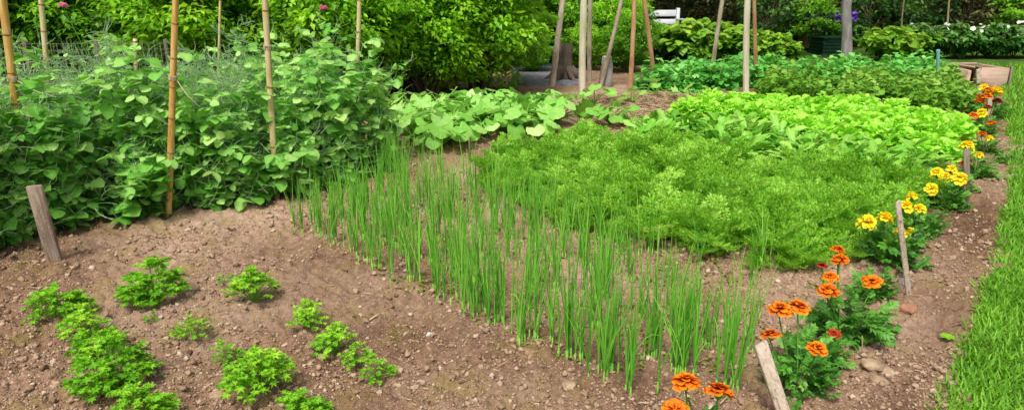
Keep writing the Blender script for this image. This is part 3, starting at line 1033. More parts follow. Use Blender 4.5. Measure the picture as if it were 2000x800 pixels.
def rosette(sd, n, Ln, tpl, lmat, smat, spread=(.5, 1.3), stalk=.4, nm='rosette', up=.0):
    r_ = np.random.default_rng(sd)
    lm, sm = MB(), MB()
    for i in range(n):
        yaw = i * 2.4 + r_.normal(0, .35)
        pit = spread[0] + (spread[1] - spread[0]) * r_.random()
        L_ = Ln * r_.uniform(.7, 1.15)
        d = np.array([-math.sin(yaw) * math.cos(pit), math.cos(yaw) * math.cos(pit), math.sin(pit)])
        b = d * L_ * stalk
        if stalk > .05:
            sm.tube(np.array([[0, 0, 0], b * .5, b * 1.1]), [.006, .005, .004], 4, .5, False)
        tp = tpl[i % len(tpl)] if isinstance(tpl, list) else tpl
        lm.inst(tp, [b], rots([yaw], [pit - r_.uniform(.0, .5) + up], [r_.normal(0, .35)]), L_ * (1 - stalk) * 1.25, r_.normal(.5, .13))
    return lm.mesh(nm + '_leaves', M[lmat], True), (sm.mesh(nm + '_stalks', M[smat], True) if stalk > .05 else None)


BE = [rosette(600 + i, 36, .235, L_TURN, 'beet', 'beetstem', (.45, 1.4), .3, 'beet') for i in range(5)]
beets = fill([(1215, 284), (1330, 304), (1480, 332), (1740, 366), (1850, 345), (1680, 305), (1480, 268), (1400, 256), (1270, 250)], .28, .22, .35)
print('beets', len(beets))
for i, p in enumerate(beets):
    t = thing('turnip_plant', 'dark green broad leaved turnip plant between the carrot bed and the lettuce row', 'turnip plant', (p[0], p[1], 0), rng.uniform(0, 6.3), rng.uniform(.8, 1.05), 'broad leaved plants between carrots and lettuce')
    obj('leaves', BE[i % 5][0], t)
    obj('stalks', BE[i % 5][1], t)

def lettuce_mesh(sd, n=170, w=.16, h=.24, ls=.078):
    r_ = np.random.default_rng(sd)
    lm = MB()
    u = r_.normal(size=(n, 3))
    u /= np.linalg.norm(u, axis=1)[:, None]
    u[:, 2] = np.abs(u[:, 2])
    p = u * r_.uniform(.15, .8, n)[:, None] * [w, w, h]
    for i in range(n):
        up_ = p[i, 2] / h
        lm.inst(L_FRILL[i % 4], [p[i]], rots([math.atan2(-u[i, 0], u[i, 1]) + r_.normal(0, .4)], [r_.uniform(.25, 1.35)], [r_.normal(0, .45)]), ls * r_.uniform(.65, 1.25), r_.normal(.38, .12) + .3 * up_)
    return lm.mesh('lettuce_leaves', M['lettuce'], True), None


LE = [lettuce_mesh(640 + i) for i in range(5)]
lett = fill([(1320, 232), (1480, 256), (1640, 292), (1860, 330), (1888, 290), (1872, 252), (1700, 228), (1500, 214), (1370, 210)], .27, .25, .25)
print('lettuce', len(lett))
for i, p in enumerate(lett):
    o = obj('lettuce', LE[i % 5][0], None, (p[0], p[1], soil_h(*p)))
    o.rotation_euler = (0, 0, rng.uniform(0, 6.3))
    o.scale = (rng.uniform(.9, 1.15),) * 3
    tag(o, 'bright yellow-green frilly lettuce in the dense lettuce rows', 'lettuce', 'lettuces in the bright rows')


def bush_mesh(sd, tpl, mat, n=150, w=.28, h=.4, ls=.075, nm='bush'):
    r_ = np.random.default_rng(sd)
    lm, sm = MB(), MB()
    for s in range(6):
        yaw = s * 1.05 + r_.normal(0, .2)
        tip = np.array([-math.sin(yaw) * w * .6, math.cos(yaw) * w * .6, h * r_.uniform(.6, .9)])
        sm.tube(np.array([[0, 0, 0], tip * [.3, .3, .5], tip]), [.007, .005, .003], 4, .5, False)
    u = r_.normal(size=(n, 3))
    u /= np.linalg.norm(u, axis=1)[:, None]
    u[:, 2] = np.abs(u[:, 2]) * 1.0 - .15
    rr = r_.uniform(.45, 1.05, n)[:, None]
    p = u * rr * [w, w, h]
    p[:, 2] = np.clip(p[:, 2], .03, None)
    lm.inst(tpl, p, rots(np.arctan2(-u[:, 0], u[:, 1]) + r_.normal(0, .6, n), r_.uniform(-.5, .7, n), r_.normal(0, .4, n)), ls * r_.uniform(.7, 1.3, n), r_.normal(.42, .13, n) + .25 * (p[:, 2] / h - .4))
    return lm.mesh(nm + '_leaves', M[mat], True), sm.mesh(nm + '_stems', M['parstem'], True)


PO = [bush_mesh(700 + i, L_OVAL, 'potato', 230, .28, .40, .075, 'potato') for i in range(4)]
BN = [bush_mesh(720 + i, L_OVAL, 'bean', 230, .27, .46, .085, 'bean') for i in range(4)]
for nm, lab, grp, mats, poly, sp1, sp2 in (
        ('potato_plant', 'leafy mid green potato plant in the bed right behind the lettuce', 'potato plants behind the lettuce', PO, [(1480, 200), (1880, 226), (1900, 195), (1860, 168), (1500, 172)], .5, .42),
        ('bean_plant', 'bluish green bean plant in the farthest vegetable bed behind the poles', 'bean plants in the farthest bed', BN, [(1265, 182), (1480, 172), (1850, 170), (1830, 147), (1300, 152)], .5, .42)):
    pts = fill(poly, sp1, sp2, .3)
    print(nm, len(pts))
    for i, p in enumerate(pts):
        t = thing(nm, lab, nm.replace('_', ' '), (p[0], p[1], 0), rng.uniform(0, 6.3), rng.uniform(.8, 1.1), grp)
        obj('leaves', mats[i % 4][0], t)
        obj('stems', mats[i % 4][1], t)

# ------------------------------------------------------------------ marigolds


def petal_tpl():
    V, vs = [], []
    for t, w, z in ((0, .10, 0), (.4, .30, .08), (.8, .44, .02), (1.0, .34, -.10)):
        for q_ in (-1, 0, 1):
            V.append([q_ * w, t + (-.06 if (q_ == 0 and t == 1) else 0), z + (.10 * abs(q_) if t < .9 else (.08 if q_ else -.05))])
            vs.append(-.35 + .75 * t ** 1.5)
    Q = [[i * 3 + j, i * 3 + j + 1, i * 3 + j + 4, i * 3 + j + 3] for i in range(3) for j in range(2)]
    return np.array(V), np.array(Q), None, np.array(vs)


PET = petal_tpl()


def flower_mesh(sd, mat, dbl=True):
    """unit radius ruffled flower head, facing +Z"""
    r_ = np.random.default_rng(sd)
    mb = MB()
    for (n, rad, z, pit, ln) in ((11, .18, .0, -.05, .82), (10, .16, .12, .25, .72), (9, .12, .22, .55, .60), (8, .08, .30, .85, .48), (6, .04, .34, 1.15, .38)):
        yaw = np.arange(n) * 2 * np.pi / n + r_.uniform(0, 6) + r_.normal(0, .12, n)
        pos = np.stack([-np.sin(yaw) * rad, np.cos(yaw) * rad, np.full(n, z)], -1)
        mb.inst(PET, pos, rots(yaw, pit + r_.normal(0, .12, n), r_.normal(0, .25, n)), np.stack([np.full(n, ln * .85), np.full(n, ln), np.full(n, ln)], -1) * r_.uniform(.88, 1.1, n)[:, None], r_.normal(.5, .08, n) + .1 * z)
    return mb.mesh('flower_' + mat, M[mat], True)


FO = [flower_mesh(800 + i, 'mariorange') for i in range(3)]
FY = [flower_mesh(810 + i, 'mariyellow') for i in range(3)]
FRD = [flower_mesh(820, 'marired')]
mb = MB()
mb.tube([[0, 0, -.55], [0, 0, -.3], [0, 0, .05]], [.10, .26, .30], 8, .6)
CALYX = mb.mesh('calyx', M['marileaf'], True)


def pin_leaf(sd):
    r_ = np.random.default_rng(sd)
    mb = MB()
    mb.tube([[0, 0, 0], [0, .5, .03], [0, 1, -.06]], [.016, .012, .006], 3, .1, False)
    for k in range(6):
        f = .25 + .7 * k / 5
        for sg in (1, -1):
            mb.inst(L_SMALL, [[0, f, .02]], rots([-sg * r_.uniform(.7, 1.0)], [r_.uniform(-.2, .3)], [r_.normal(0, .3)]), np.array([[.36, .36, .36]]) * (1 - .3 * abs(f - .5)), r_.normal(0, .08))
    mb.inst(L_SMALL, [[0, .95, 0]], rots([0], [0], [0]), .36, .05)
    return np.vstack(mb.V), np.vstack(mb.Q), None, np.concatenate(mb.S)


PIN = [pin_leaf(840 + i) for i in range(3)]


def mari_foliage(sd, w=.145, h=.21, n=125):
    r_ = np.random.default_rng(sd)
    lm = MB()
    u = r_.normal(size=(n, 3))
    u /= np.linalg.norm(u, axis=1)[:, None]
    u[:, 2] = np.abs(u[:, 2])
    p = u * r_.uniform(.1, .85, n)[:, None] * [w, w, h]
    for i in range(n):
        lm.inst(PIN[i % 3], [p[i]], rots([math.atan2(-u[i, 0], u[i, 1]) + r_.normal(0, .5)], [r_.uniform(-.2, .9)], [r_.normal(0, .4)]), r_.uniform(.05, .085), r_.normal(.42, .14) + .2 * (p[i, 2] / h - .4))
    return lm.mesh('marigold_foliage', M['marileaf'])


FOL = [mari_foliage(860 + i) for i in range(4)]
marigolds = [
    # base px, fol scale, [(px,py,z,radius,kind)], label
    ((1362, 880), .8, [(1340, 747, .235, .047, 'o'), (1404, 765, .22, .047, 'o'), (1318, 800, .20, .042, 'o')], 'nearest marigold plant with golden orange flowers, cut by the lower edge'),
    ((1560, 760), 1.0, [(1523, 605, .28, .047, 'o'), (1560, 601, .285, .043, 'o'), (1505, 655, .24, .036, 'o'), (1595, 681, .22, .037, 'o')], 'orange marigold plant just behind the near wooden marker'),
    ((1645, 668), 1.25, [(1637, 488, .33, .030, 'o'), (1640, 507, .31, .036, 'o'), (1606, 519, .28, .024, 'r'), (1622, 541, .28, .033, 'o'), (1617, 567, .26, .042, 'o'), (1705, 551, .25, .042, 'o'), (1629, 651, .17, .024, 'r')],
     'bushy orange and red marigold plant, biggest of the row, below the yellow ones'),
    ((1738, 520), 1.2, [(1693, 437, .24, .048, 'y'), (1727, 430, .25, .044, 'y'), (1758, 457, .21, .034, 'y')], 'nearest yellow marigold plant, behind the second wooden marker'),
    ((1795, 452), 1.0, [(1768, 406, .20, .042, 'y'), (1781, 386, .23, .034, 'y'), (1797, 410, .2, .034, 'y')], 'second yellow marigold plant, right of the second wooden marker'),
    ((1845, 408), 1.15, [(1819, 370, .17, .042, 'y'), (1831, 340, .24, .044, 'y'), (1846, 349, .22, .042, 'y'), (1874, 351, .22, .048, 'y')], 'yellow marigold plant with round blooms, left of the third wooden marker'),
    ((1905, 345), 1.0, [(1888, 288, .26, .052, 'y'), (1912, 305, .2, .034, 'y'), (1880, 320, .17, .03, 'r')], 'golden marigold plant around the top of the third wooden marker'),
    ((1922, 262), 1.1, [(1918, 223, .2, .055, 'y'), (1936, 241, .16, .045, 'o'), (1902, 226, .2, .05, 'o'), (1930, 210, .24, .04, 'r')], 'far marigold plant with orange flowers beside the end of the lettuce row'),
    ((1932, 228), 1.3, [(1922, 174, .36, .055, 'y'), (1944, 182, .33, .07, 'y'), (1927, 188, .3, .06, 'o'), (1914, 199, .24, .06, 'o'), (1948, 198, .24, .05, 'r'), (1930, 176, .36, .05, 'o'), (1914, 190, .28, .05, 'r')],
     'farthest marigold plant crowded with orange and red flowers below the timber bed'),
    ((1700, 585), .8, [(1690, 545, .17, .022, 'o')], 'low marigold plant between the orange bushy one and the yellow ones'),
    ((1768, 487), .85, [(1778, 455, .13, .03, 'y')], 'low leafy yellow marigold plant at the right of the second marker'),
    ((1868, 375), .9, [(1858, 332, .2, .036, 'y')], 'leafy yellow marigold plant touching the third wooden marker'),
    ((1600, 715), .75, [], 'flowerless leafy marigold plant between the two orange ones'),
    ((1925, 300), .95, [(1918, 262, .2, .04, 'o'), (1932, 272, .16, .035, 'y')], 'marigold plant with small blooms beyond the third wooden marker'),
    ((1965, 318), .55, [], 'flowerless young marigold plant at the lawn edge beyond the third marker'),
]
for bi, (bpx, fs, fl, lab) in enumerate(marigolds):
    b = G(*bpx)
    b[2] = soil_h(b[0], b[1]) - .005
    t = thing('marigold_plant', lab, 'marigold', b, 0, 1, 'marigolds along the bed edge')
    f = obj('foliage', FOL[bi % 4], t)
    f.scale = (fs * .9, fs * .9, fs * .95)
    f.rotation_euler = (0, 0, bi * 1.3)
    for k, (px, py, z, rad, kind) in enumerate(fl):
        w = G(px, py, z) - b
        mb = MB()
        start = np.array([w[0] * .25, w[1] * .25, .02])
        mid = np.array([w[0] * .7, w[1] * .7, w[2] * .55])
        end = w - np.array([0, 0, rad * .5])
        mb.tube([start, mid, end], [.0035, .003, .0025], 5, .5, False)
        obj('stem', mb.mesh('marigold_stem', M['marileaf'], True), t)
        fo = obj('flower', {'o': FO, 'y': FY, 'r': FRD}[kind][k % (1 if kind == 'r' else 3)], t, w)
        fo.scale = (rad, rad, rad * (.85 if kind != 'y' else 1.45))
        fo.rotation_euler = (rng.uniform(.0, .5), rng.uniform(-.25, .25), rng.uniform(0, 6))
        if kind == 'r':
            fo['label'] = 'small dark red flower'
        obj('calyx', CALYX, fo)

# ------------------------------------------------------------------ stakes, poles, markers


def frame_to(a, b, face=None):
    z = (b - a) / np.linalg.norm(b - a)
    y = np.array([0, 1.0, 0]) if face is None else np.asarray(face, float)
    x = np.cross(y, z)
    x /= np.linalg.norm(x)
    y = np.cross(z, x)
    return np.stack([x, y, z], 1)


def pole_obj(name, lab, cat, base, through, ln, rad, mat, group, bambo=False, nodes=(), ties=(), taper=.8, wob=.0, nodemat=None, sd=0):
    r_ = np.random.default_rng(sd)
    base = np.asarray(base, float)
    z = (through - base) / np.linalg.norm(through - base)
    Rm = frame_to(base, through)
    t = thing(name, lab, cat, base, 0, 1, group)
    t.rotation_mode = 'QUATERNION'
    t.rotation_quaternion = Matrix(Rm.tolist()).to_quaternion()
    n = 24
    mb = MB()
    tt = np.linspace(0, 1, n)
    P = np.stack([wob * np.sin(tt * 5 + sd), wob * np.cos(tt * 4 + sd * 2), -.15 + (ln + .15) * tt], -1)
    rr = rad * (1 - (1 - taper) * tt) * (1 + (r_.uniform(-.06, .06, n) if wob else 0))
    mb.tube(P, rr, 10, .5)
    obj('cane' if bambo else 'shaft', mb.mesh(name + '_shaft', mat, True), t)
    if bambo:
        zz = .1 + r_.uniform(0, .1)
        while zz < ln:
            mb = MB()
            r0 = rad * (1 - (1 - taper) * zz / ln)
            mb.tube([[0, 0, zz - .006], [0, 0, zz - .002], [0, 0, zz + .002], [0, 0, zz + .006]], [r0, r0 * 1.13, r0 * 1.13, r0], 10, .5, False)
            obj('node', mb.mesh('bamboo_node', M['bamboonode'], True), t)
            zz += r_.uniform(.16, .26)
    for zt, end in ties:
        mb = MB()
        r0 = rad * 1.12
        for k in range(4):
            th = np.linspace(0, 2 * np.pi, 13)
            mb.tube(np.stack([np.cos(th) * r0, np.sin(th) * r0, zt + k * .007 + .004 * np.sin(th)], -1), .003, 5, .5, False)
        if end is not None:
            e = Rm.T @ (np.asarray(end) - base)
            s0 = np.array([r0, 0, zt])
            m_ = (s0 + e) / 2 - [0, 0, .015]
            mb.tube([s0, m_, e], .0028, 5, .5)
        obj('twine_tie', mb.mesh('twine_tie', M['twine'], True), t)
    return t


def zof(base, px, py):
    """height on the vertical plane through base that a pixel sees"""
    return atdepth(px, py, base[1])


bs = [
    (G(62, 452), (5, 0), .022, 'bamboo', [(157, 1), (240, 0)], 'thick orange bamboo stake at the far left, tied with twine twice'),
    (G(108, 320), (80, 0), .021, 'bamboopale', [], 'pale bamboo stake behind the peas, second from the left'),
    (G(329, 425), (343, 0), .0195, 'bamboo', [(155, 2)], 'tall orange bamboo stake with a loose twine end in the middle of the peas'),
    (G(540, 384), (517, 0), .0205, 'bamboopale', [(95, 0)], 'slim bamboo stake with a grey band near its middle, fourth from the left'),
    (G(693, 300), (702, 0), .019, 'bamboopale', [(135, 0)], 'pinkish pale bamboo stake at the right end of the pea patch'),
    (G(424, 262), (430, 0), .0125, 'bamboopale', [], 'thinnest bamboo stake, far behind the peas'),
]
for i, (b, top, rad, mat, ties, lab) in enumerate(bs):
    th = zof(b, *top)
    Lfull = np.linalg.norm(th - b)
    tz = []
    for py, e in ties:
        f = (b[2] + 0)
        # height along the stake where the photo shows the tie
        lo, hi = 0, Lfull
        for _ in range(30):
            mid_ = (lo + hi) / 2
            p = b + (th - b) * mid_ / Lfull
            c = np.array([p[0], p[1], p[2] - CAM_H])
            fy = c[1] * cp - c[2] * sp
            uy = c[1] * sp + c[2] * cp
            if 400 - FPX * uy / fy > py:
                lo = mid_
            else:
                hi = mid_
        end = None
        if e == 1:
            end = atdepth(110, 190, b[1] - .05)
        if e == 2:
            end = atdepth(384, 203, b[1] - .05)
        tz.append((lo, end))
    pole_obj('bamboo_stake', lab, 'stake', b, th, Lfull + (.9 if i != 5 else .12), rad, M[mat], 'bamboo stakes in the pea patch', True, ties=tz, taper=.88, sd=i + 3)
b = G(268, 292)
th = zof(b, 264, 76)
pole_obj('bamboo_stake', 'short greenish bamboo stake ending just above the peas beside the wire fence', 'stake', b, th, np.linalg.norm(th - b), .018, M['bamboopale'], 'bamboo stakes in the pea patch', True, taper=.95, sd=19)

tp = [
    ((1078, 168), (1101, 0), .058, 'barkpole', .25, 'thick leaning bark-covered pole, leftmost of the near tepee'),
    ((1138, 186), (1141, 0), .060, 'palepole', .05, 'thick pale upright pole at the front of the near tepee'),
    ((1152, 160), (1152, 0), .045, 'barkpole', -.1, 'weathered grey pole right behind the thick pale upright one'),
    ((1174, 170), (1213, 0), .038, 'barkpole', -.1, 'slanting grey pole leaning right, fourth in the near tepee'),
    ((1229, 193), (1238, 0), .038, 'redpole', .1, 'reddish brown pole rising from bare earth in the near tepee'),
    ((1277, 170), (1259, 0), .042, 'redpole', -.05, 'rightmost pole of the near tepee, leaning left in front of the bench'),
    ((1386, 160), (1413, 0), .042, 'barkpole', -.1, 'leaning pole at the left of the far tepee'),
    ((1458, 190), (1461, 0), .052, 'palepole', .05, 'thick pale upright pole of the far tepee'),
    ((1479, 170), (1472, 0), .036, 'redpole', -.1, 'dark reddish pole just right of the far tepee pale pole'),
]
for i, (b, top, rad, mat, lean, lab) in enumerate(tp):
    b = G(*b)
    th = atdepth(*top, b[1] + lean)
    pole_obj('tepee_pole', lab, 'pole', b, th, 2.5, rad * .82, M[mat], 'bean tepee poles', False, taper=.8, wob=.012, sd=40 + i)


def marker(lab, base, top, w, th_, mat, name='wooden_marker'):
    Rm = frame_to(base, top)
    ln = np.linalg.norm(top - base)
    t = thing(name, lab, 'marker', base, 0, 1, 'wooden row markers')
    t.rotation_mode = 'QUATERNION'
    t.rotation_quaternion = Matrix(Rm.tolist()).to_quaternion()
    mb = MB()
    V, hw, ht = [], w / 2, th_ / 2
    e = min(.003, th_ * .25)
    zs = [-.1, 0, ln * .5, ln - e, ln]
    for zi, z in enumerate(zs):
        s_ = 1 if zi < 4 else .9
        for x, y in ((-hw + e, -ht), (hw - e, -ht), (hw, -ht + e), (hw, ht - e), (hw - e, ht), (-hw + e, ht), (-hw, ht - e), (-hw, -ht + e)):
            V.append([x * s_, y * s_, z + (.004 * x / hw if zi >= 3 else 0)])
    Q = [[i * 8 + j, i * 8 + (j + 1) % 8, (i + 1) * 8 + (j + 1) % 8, (i + 1) * 8 + j] for i in range(4) for j in range(8)]
    V.append([0, 0, ln])
    T = [[32 + j, 32 + (j + 1) % 8, 40] for j in range(8)]
    mb.add(V, Q, T, .5)
    obj('board', mb.mesh('marker_board', mat), t)
    return t


b = G(108, 512)
marker('weathered brown wooden marker board leaning left at the front of the peas', b, zof(b, 79, 357) + [0, -.05, 0], .076, .022, M['greywood'])
b = G(1545, 850)
marker('near pale wooden marker leaning left beside the orange marigolds', b, G(1484, 668, .265), .042, .03, M['palewood'])
b = G(1776, 584)
marker('thin pale wooden marker leaning left beside the nearest yellow marigolds', b, zof(b, 1753, 393), .024, .012, M['palewood'])
b = G(1887, 408)
marker('grey upright wooden marker, third along the marigold row', b, zof(b, 1888, 290), .036, .014, M['greywood'])
b = G(1911, 196)
marker('farthest whitish wooden marker in front of the timber bed', b, zof(b, 1911, 135), .05, .03, M['palewood'])
b = G(1933, 232)
marker('short pinkish wooden marker among the farthest marigolds', b, zof(b, 1932, 188), .05, .02, M['palewood'])
b = G(1832, 172)
pole_obj('plant_stake', 'thin blue-green metal stake in the far beds left of the timber bed', 'stake', b, zof(b, 1832, 128), .55, .025, M['bluemetal'], None, taper=1, sd=71)
for i, (a, c_, r0, lab) in enumerate((((918, 305), (914, 258), .006, 'thin dry twig standing in the earth in front of the squash row'), ((1682, 715), (1684, 655), .003, 'thin dry twig standing beside the tan stones'),
                                      ((1805, 800), (1804, 765), .003, 'thin dry twig standing at the bottom of the earth path'))):
    b = G(*a)
    o = zof(b, *c_)
    mb = MB()
    mb.tube([b - [0, 0, .03], (b + o) / 2 + [.003, 0, 0], o], [r0, r0 * .9, r0 * .6], 6)
    tag(obj('dry_twig', mb.mesh('dry_twig', M['straw'], True)), lab, 'twig')
mb = MB()
a, c_ = G(722, 628), G(745, 618)
a[2] = soil_h(a[0], a[1]) + .012
c_[2] = soil_h(c_[0], c_[1]) + .016
mb.tube([a, (a + c_) / 2 + [0, 0, .003], c_], [.004, .005, .003], 6, .9)
tag(obj('dry_twig', mb.mesh('dry_twig', M['straw'], True)), 'short pale twig lying flat on the bare earth', 'twig')

# stones
stones = [
    (1112, 770, 22, 'stone', 'pale rounded stone on the bare earth near the lower edge'),
    (1092, 795, 15, 'stone', 'smaller stone just below the pale rounded one'),
    (428, 774, 17, 'stone', 'tan flat stone beside the large middle parsley plant'),
    (1700, 728, 22, 'stone', 'tan angular stone, upper left of the three on the earth path'),
    (1728, 733, 22, 'stone', 'tan stone, upper right of the three on the earth path'),
    (1716, 753, 20, 'stone', 'tan stone, lowest of the three on the earth path'),
    (1773, 617, 22, 'redstone', 'reddish brown stone on the earth path'),
    (1765, 560, 22, 'greystone', 'dark grey stone at the foot of the thin wooden marker'),
    (1684, 640, 12, 'whitestone', 'small white pebble at the edge of the biggest marigold plant'),
    (1870, 412, 14, 'stone', 'tan stone beside the foot of the third wooden marker'),
    (838, 655, 9, 'whitestone', 'tiny pale pebble on the bare earth right of the parsley'),
]
for i, (px, py, r0, mat, lab) in enumerate(stones):
    p = G(px, py)
    rad = .88 * r0 * math.hypot(p[1], CAM_H) / FPX
    V, _, T, vs = rock(2, 900 + i, .45, .6)
    mb = MB()
    mb.add(V * rad, None, T)
    p[2] = soil_h(p[0], p[1]) + rad * .22
    o = obj('stone', mb.mesh('stone', M[mat]), None, p)
    o.rotation_euler = (0, 0, i * 1.7)
    tag(o, lab, 'stone', 'stones on the earth')

# weed seedling on the path
mb = MB()
n = 7
mb.inst(L_OVAL, np.zeros((n, 3)) + [0, 0, .01], rots(np.arange(n) * .9, np.full(n, .4), np.zeros(n)), .03, .6)
p = G(1848, 669)
tag(obj('weed_seedling', mb.mesh('weed_seedling', M['parsley'], True), None, (p[0], p[1], soil_h(p[0], p[1]))), 'tiny green weed seedling alone on the earth path', 'weed')

# wire fence behind the peas
f0, f1 = G(-60, 262), G(345, 250)
wd = f1 - f0
wl = np.linalg.norm(wd)
ax = wd / wl
t = thing('wire_fence', 'rusty grey wire mesh fence behind the left part of the pea patch', 'fence', f0)
mb = MB()
hh = float(zof(f0, 40, 88)[2])
for k in range(int(wl / .055) + 1):
    a = ax * k * .055
    mb.tube([a, a + [0, 0, hh]], .0019, 4)
for k in range(14):
    z = .04 + k * (hh - .04) / 13
    mb.tube([[0, 0, z], wd + [0, 0, z]], .0019, 4)
obj('wire_mesh', mb.mesh('wire_mesh', M['wire']), t)
for k in range(4):
    a = wd * k / 3
    mb = MB()
    mb.tube([a + [0, .025, -.1], a + [0, .025, hh + .03]], .018, 8)
    obj('post', mb.mesh('fence_post', M['bark'], True), t)

# ------------------------------------------------------------------ shrubs and trees


def crown(r_, W, D, H_, z0, ncl, per, ls, tpl, light=1.0, rcl=.17, fullness=.55):
    mb = MB()
    cents = []
    for c in range(ncl):
        u = r_.normal(size=3)
        u /= np.linalg.norm(u)
        rr = r_.uniform(fullness, 1.0)
        ce = np.array([u[0] * rr * W / 2, u[1] * rr * D / 2, z0 + (H_ - z0) * (.5 + .5 * u[2] * rr)])
        bulge = 1 - .35 * max(0, (ce[2] - z0) / (H_ - z0) - .6)
        ce[:2] *= bulge
        cents.append(ce)
        rc = rcl * min(W, H_) * r_.uniform(.7, 1.3)
        n = int(per * r_.uniform(.7, 1.3))
        d = r_.normal(size=(n, 3))
        d /= np.linalg.norm(d, axis=1)[:, None]
        d[:, 2] = d[:, 2] * .8 + .15
        p = ce + d * (rc * r_.uniform(.35, 1.05, n) ** .7)[:, None] * [1, 1, .75]
        p[:, 2] = np.where(p[:, 2] < .04, r_.uniform(.04, .3, n), p[:, 2])
        out = (p - [0, 0, (H_ + z0) / 2])
        yaw = np.arctan2(-(d[:, 0] + .4 * out[:, 0]), d[:, 1] + .4 * out[:, 1]) + r_.normal(0, .5, n)
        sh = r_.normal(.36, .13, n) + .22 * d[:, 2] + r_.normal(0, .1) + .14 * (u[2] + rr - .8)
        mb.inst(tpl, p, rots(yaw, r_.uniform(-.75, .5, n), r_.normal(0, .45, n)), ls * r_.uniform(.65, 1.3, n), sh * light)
    return mb, cents


def stems(r_, cents, base_r, n, split=.35, spread=.15):
    mb = MB()
    for c in cents[:n]:
        b = np.array([c[0] * spread, c[1] * spread, -.05])
        m_ = np.array([c[0] * split + r_.normal(0, .05), c[1] * split + r_.normal(0, .05), c[2] * .55])
        mb.tube([b, (b + m_) / 2 + r_.normal(0, .02, 3), m_, (m_ + c) / 2 + r_.normal(0, .04, 3), c], np.linspace(base_r, base_r * .25, 5), 6, .5, False)
    return mb


def shrub_kind(sd, W, D, H_, ncl, per, ls, mat, tpl=L_SMALL, nst=16, br=.03, z0=.05, rcl=.17, light=1.0, stem='bark', fullness=.55):
    r_ = np.random.default_rng(sd)
    mb, ce = crown(r_, W, D, H_, z0, ncl, per, ls, tpl, light, rcl, fullness)
    return mb.mesh('shrub_leaves', M[mat], True), stems(r_, ce, br, nst).mesh('shrub_stems', M[stem], True)


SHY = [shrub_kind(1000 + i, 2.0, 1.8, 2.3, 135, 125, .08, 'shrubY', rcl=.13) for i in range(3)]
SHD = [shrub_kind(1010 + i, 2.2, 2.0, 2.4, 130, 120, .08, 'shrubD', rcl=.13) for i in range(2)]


def put(name, lab, cat, kind, loc, s=1.0, group=None, rz=None):
    t = thing(name, lab, cat, (loc[0], loc[1], 0), rng.uniform(0, 6.3) if rz is None else rz, s, group)
    obj('foliage', kind[0], t)
    if len(kind) > 1 and kind[1]:
        obj('stems', kind[1], t)
    return t


def xy(px, depth):
    # a ground spot at this distance, seen in this column of the photo
    fy = depth * cp + CAM_H * sp
    return ((px - 1000) / FPX * fy, depth)


hedge = [
    (-160, 8.2, SHD, 1.05, 'dark green shrub at the far left end of the hedge'),
    (40, 8.6, SHY, 1.0, 'bright shrub behind the leftmost bamboo stakes'),
    (215, 9.0, SHD, 1.0, 'dark gappy shrub behind the wire fence'),
    (395, 8.4, SHY, 1.0, 'bright shrub behind the thinnest bamboo stake'),
    (570, 8.8, SHD, 1.0, 'deep green shrub behind the slim bamboo stake'),
    (675, 8.3, SHY, .95, 'bright shrub behind the pinkish bamboo stake'),
    (800, 9.6, SHD, 1.0, 'deep green shrub filling the hedge gap above the squash row'),
    (835, 9.0, SHY, .85, 'yellow-green shrub above the left half of the squash row'),
    (938, 9.6, SHY, 1.0, 'biggest yellow-green shrub, rounded, at the right end of the hedge'),
]
for i, (px, d, kind, s, lab) in enumerate(hedge):
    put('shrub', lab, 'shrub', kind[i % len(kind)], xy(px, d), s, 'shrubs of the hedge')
back = [
    (-60, 12.0, 'dark tall shrub behind the left end of the hedge'), (180, 12.4, 'dark tall shrub behind the wire fence shrub'), (420, 12, 'dark tall shrub behind the hedge, left of centre'),
    (660, 12.6, 'dark tall shrub behind the hedge near the pinkish stake'), (890, 13, 'dark tall shrub behind the yellow-green shrubs')]
for i, (px, d, lab) in enumerate(back):
    put('shrub', lab, 'shrub', SHD[i % 2], xy(px, d), 1.5, 'dark shrubs behind the hedge')
mid = [
    (1068, 14.2, SHY[0], .78, 'bright shrub with a pink bloom behind the leaning bark pole'), (1130, 13.6, SHD[0], .72, 'green shrub behind the thick pale pole of the near tepee'),
    (1192, 13.2, SHY[2], .62, 'yellow-green shrub behind the slanting grey pole'), (1222, 12.0, SHD[1], .42, 'small dark speckled shrub beside the reddish pole'),
    (1222, 14.2, SHD[0], .62, 'green shrub at the left of the white bench'), (1160, 17, SHY[1], 1.0, 'light green shrub farther back behind the near tepee'),
    (1040, 11.9, SHD[1], .30, 'low green bush at the end of the grey path'), (1140, 12.4, SHY[1], .36, 'low bright bush behind the thick pale pole'),
    (1010, 15.8, SHY[2], .95, 'bright shrub behind the grey path at the end of the hedge')]
for px, d, kind, s, lab in mid:
    put('shrub', lab, 'shrub', kind, xy(px, d), s, 'shrubs behind the near tepee')

# low leafy mounds behind the far beds
HO = [shrub_kind(1030 + i, 1.1, 1.0, .62, 34, 34, .16, 'hosta', L_OVAL, 8, .012, .03, .2) for i in range(3)]
hostas = [(1300, 15.2, 1.0), (1352, 14.6, 1.1), (1418, 14.8, 1.05), (1476, 14.3, .9), (1515, 14.0, .75), (1728, 14.6, .95), (1770, 15.2, .9)]
hl = ['yellow-green leafy mound below the white bench', 'yellow-green leafy mound between the two tepees', 'yellow-green leafy mound behind the far tepee left pole', 'leafy mound right behind the far tepee pale pole',
      'small leafy mound right of the far tepee', 'leafy mound right of the grey tree trunk', 'leafy mound left of the white flower row']
for i, ((px, d, s), lab) in enumerate(zip(hostas, hl)):
    put('leafy_perennial', lab, 'perennial', HO[i % 3], xy(px, d), s, 'leafy mounds behind the far beds')

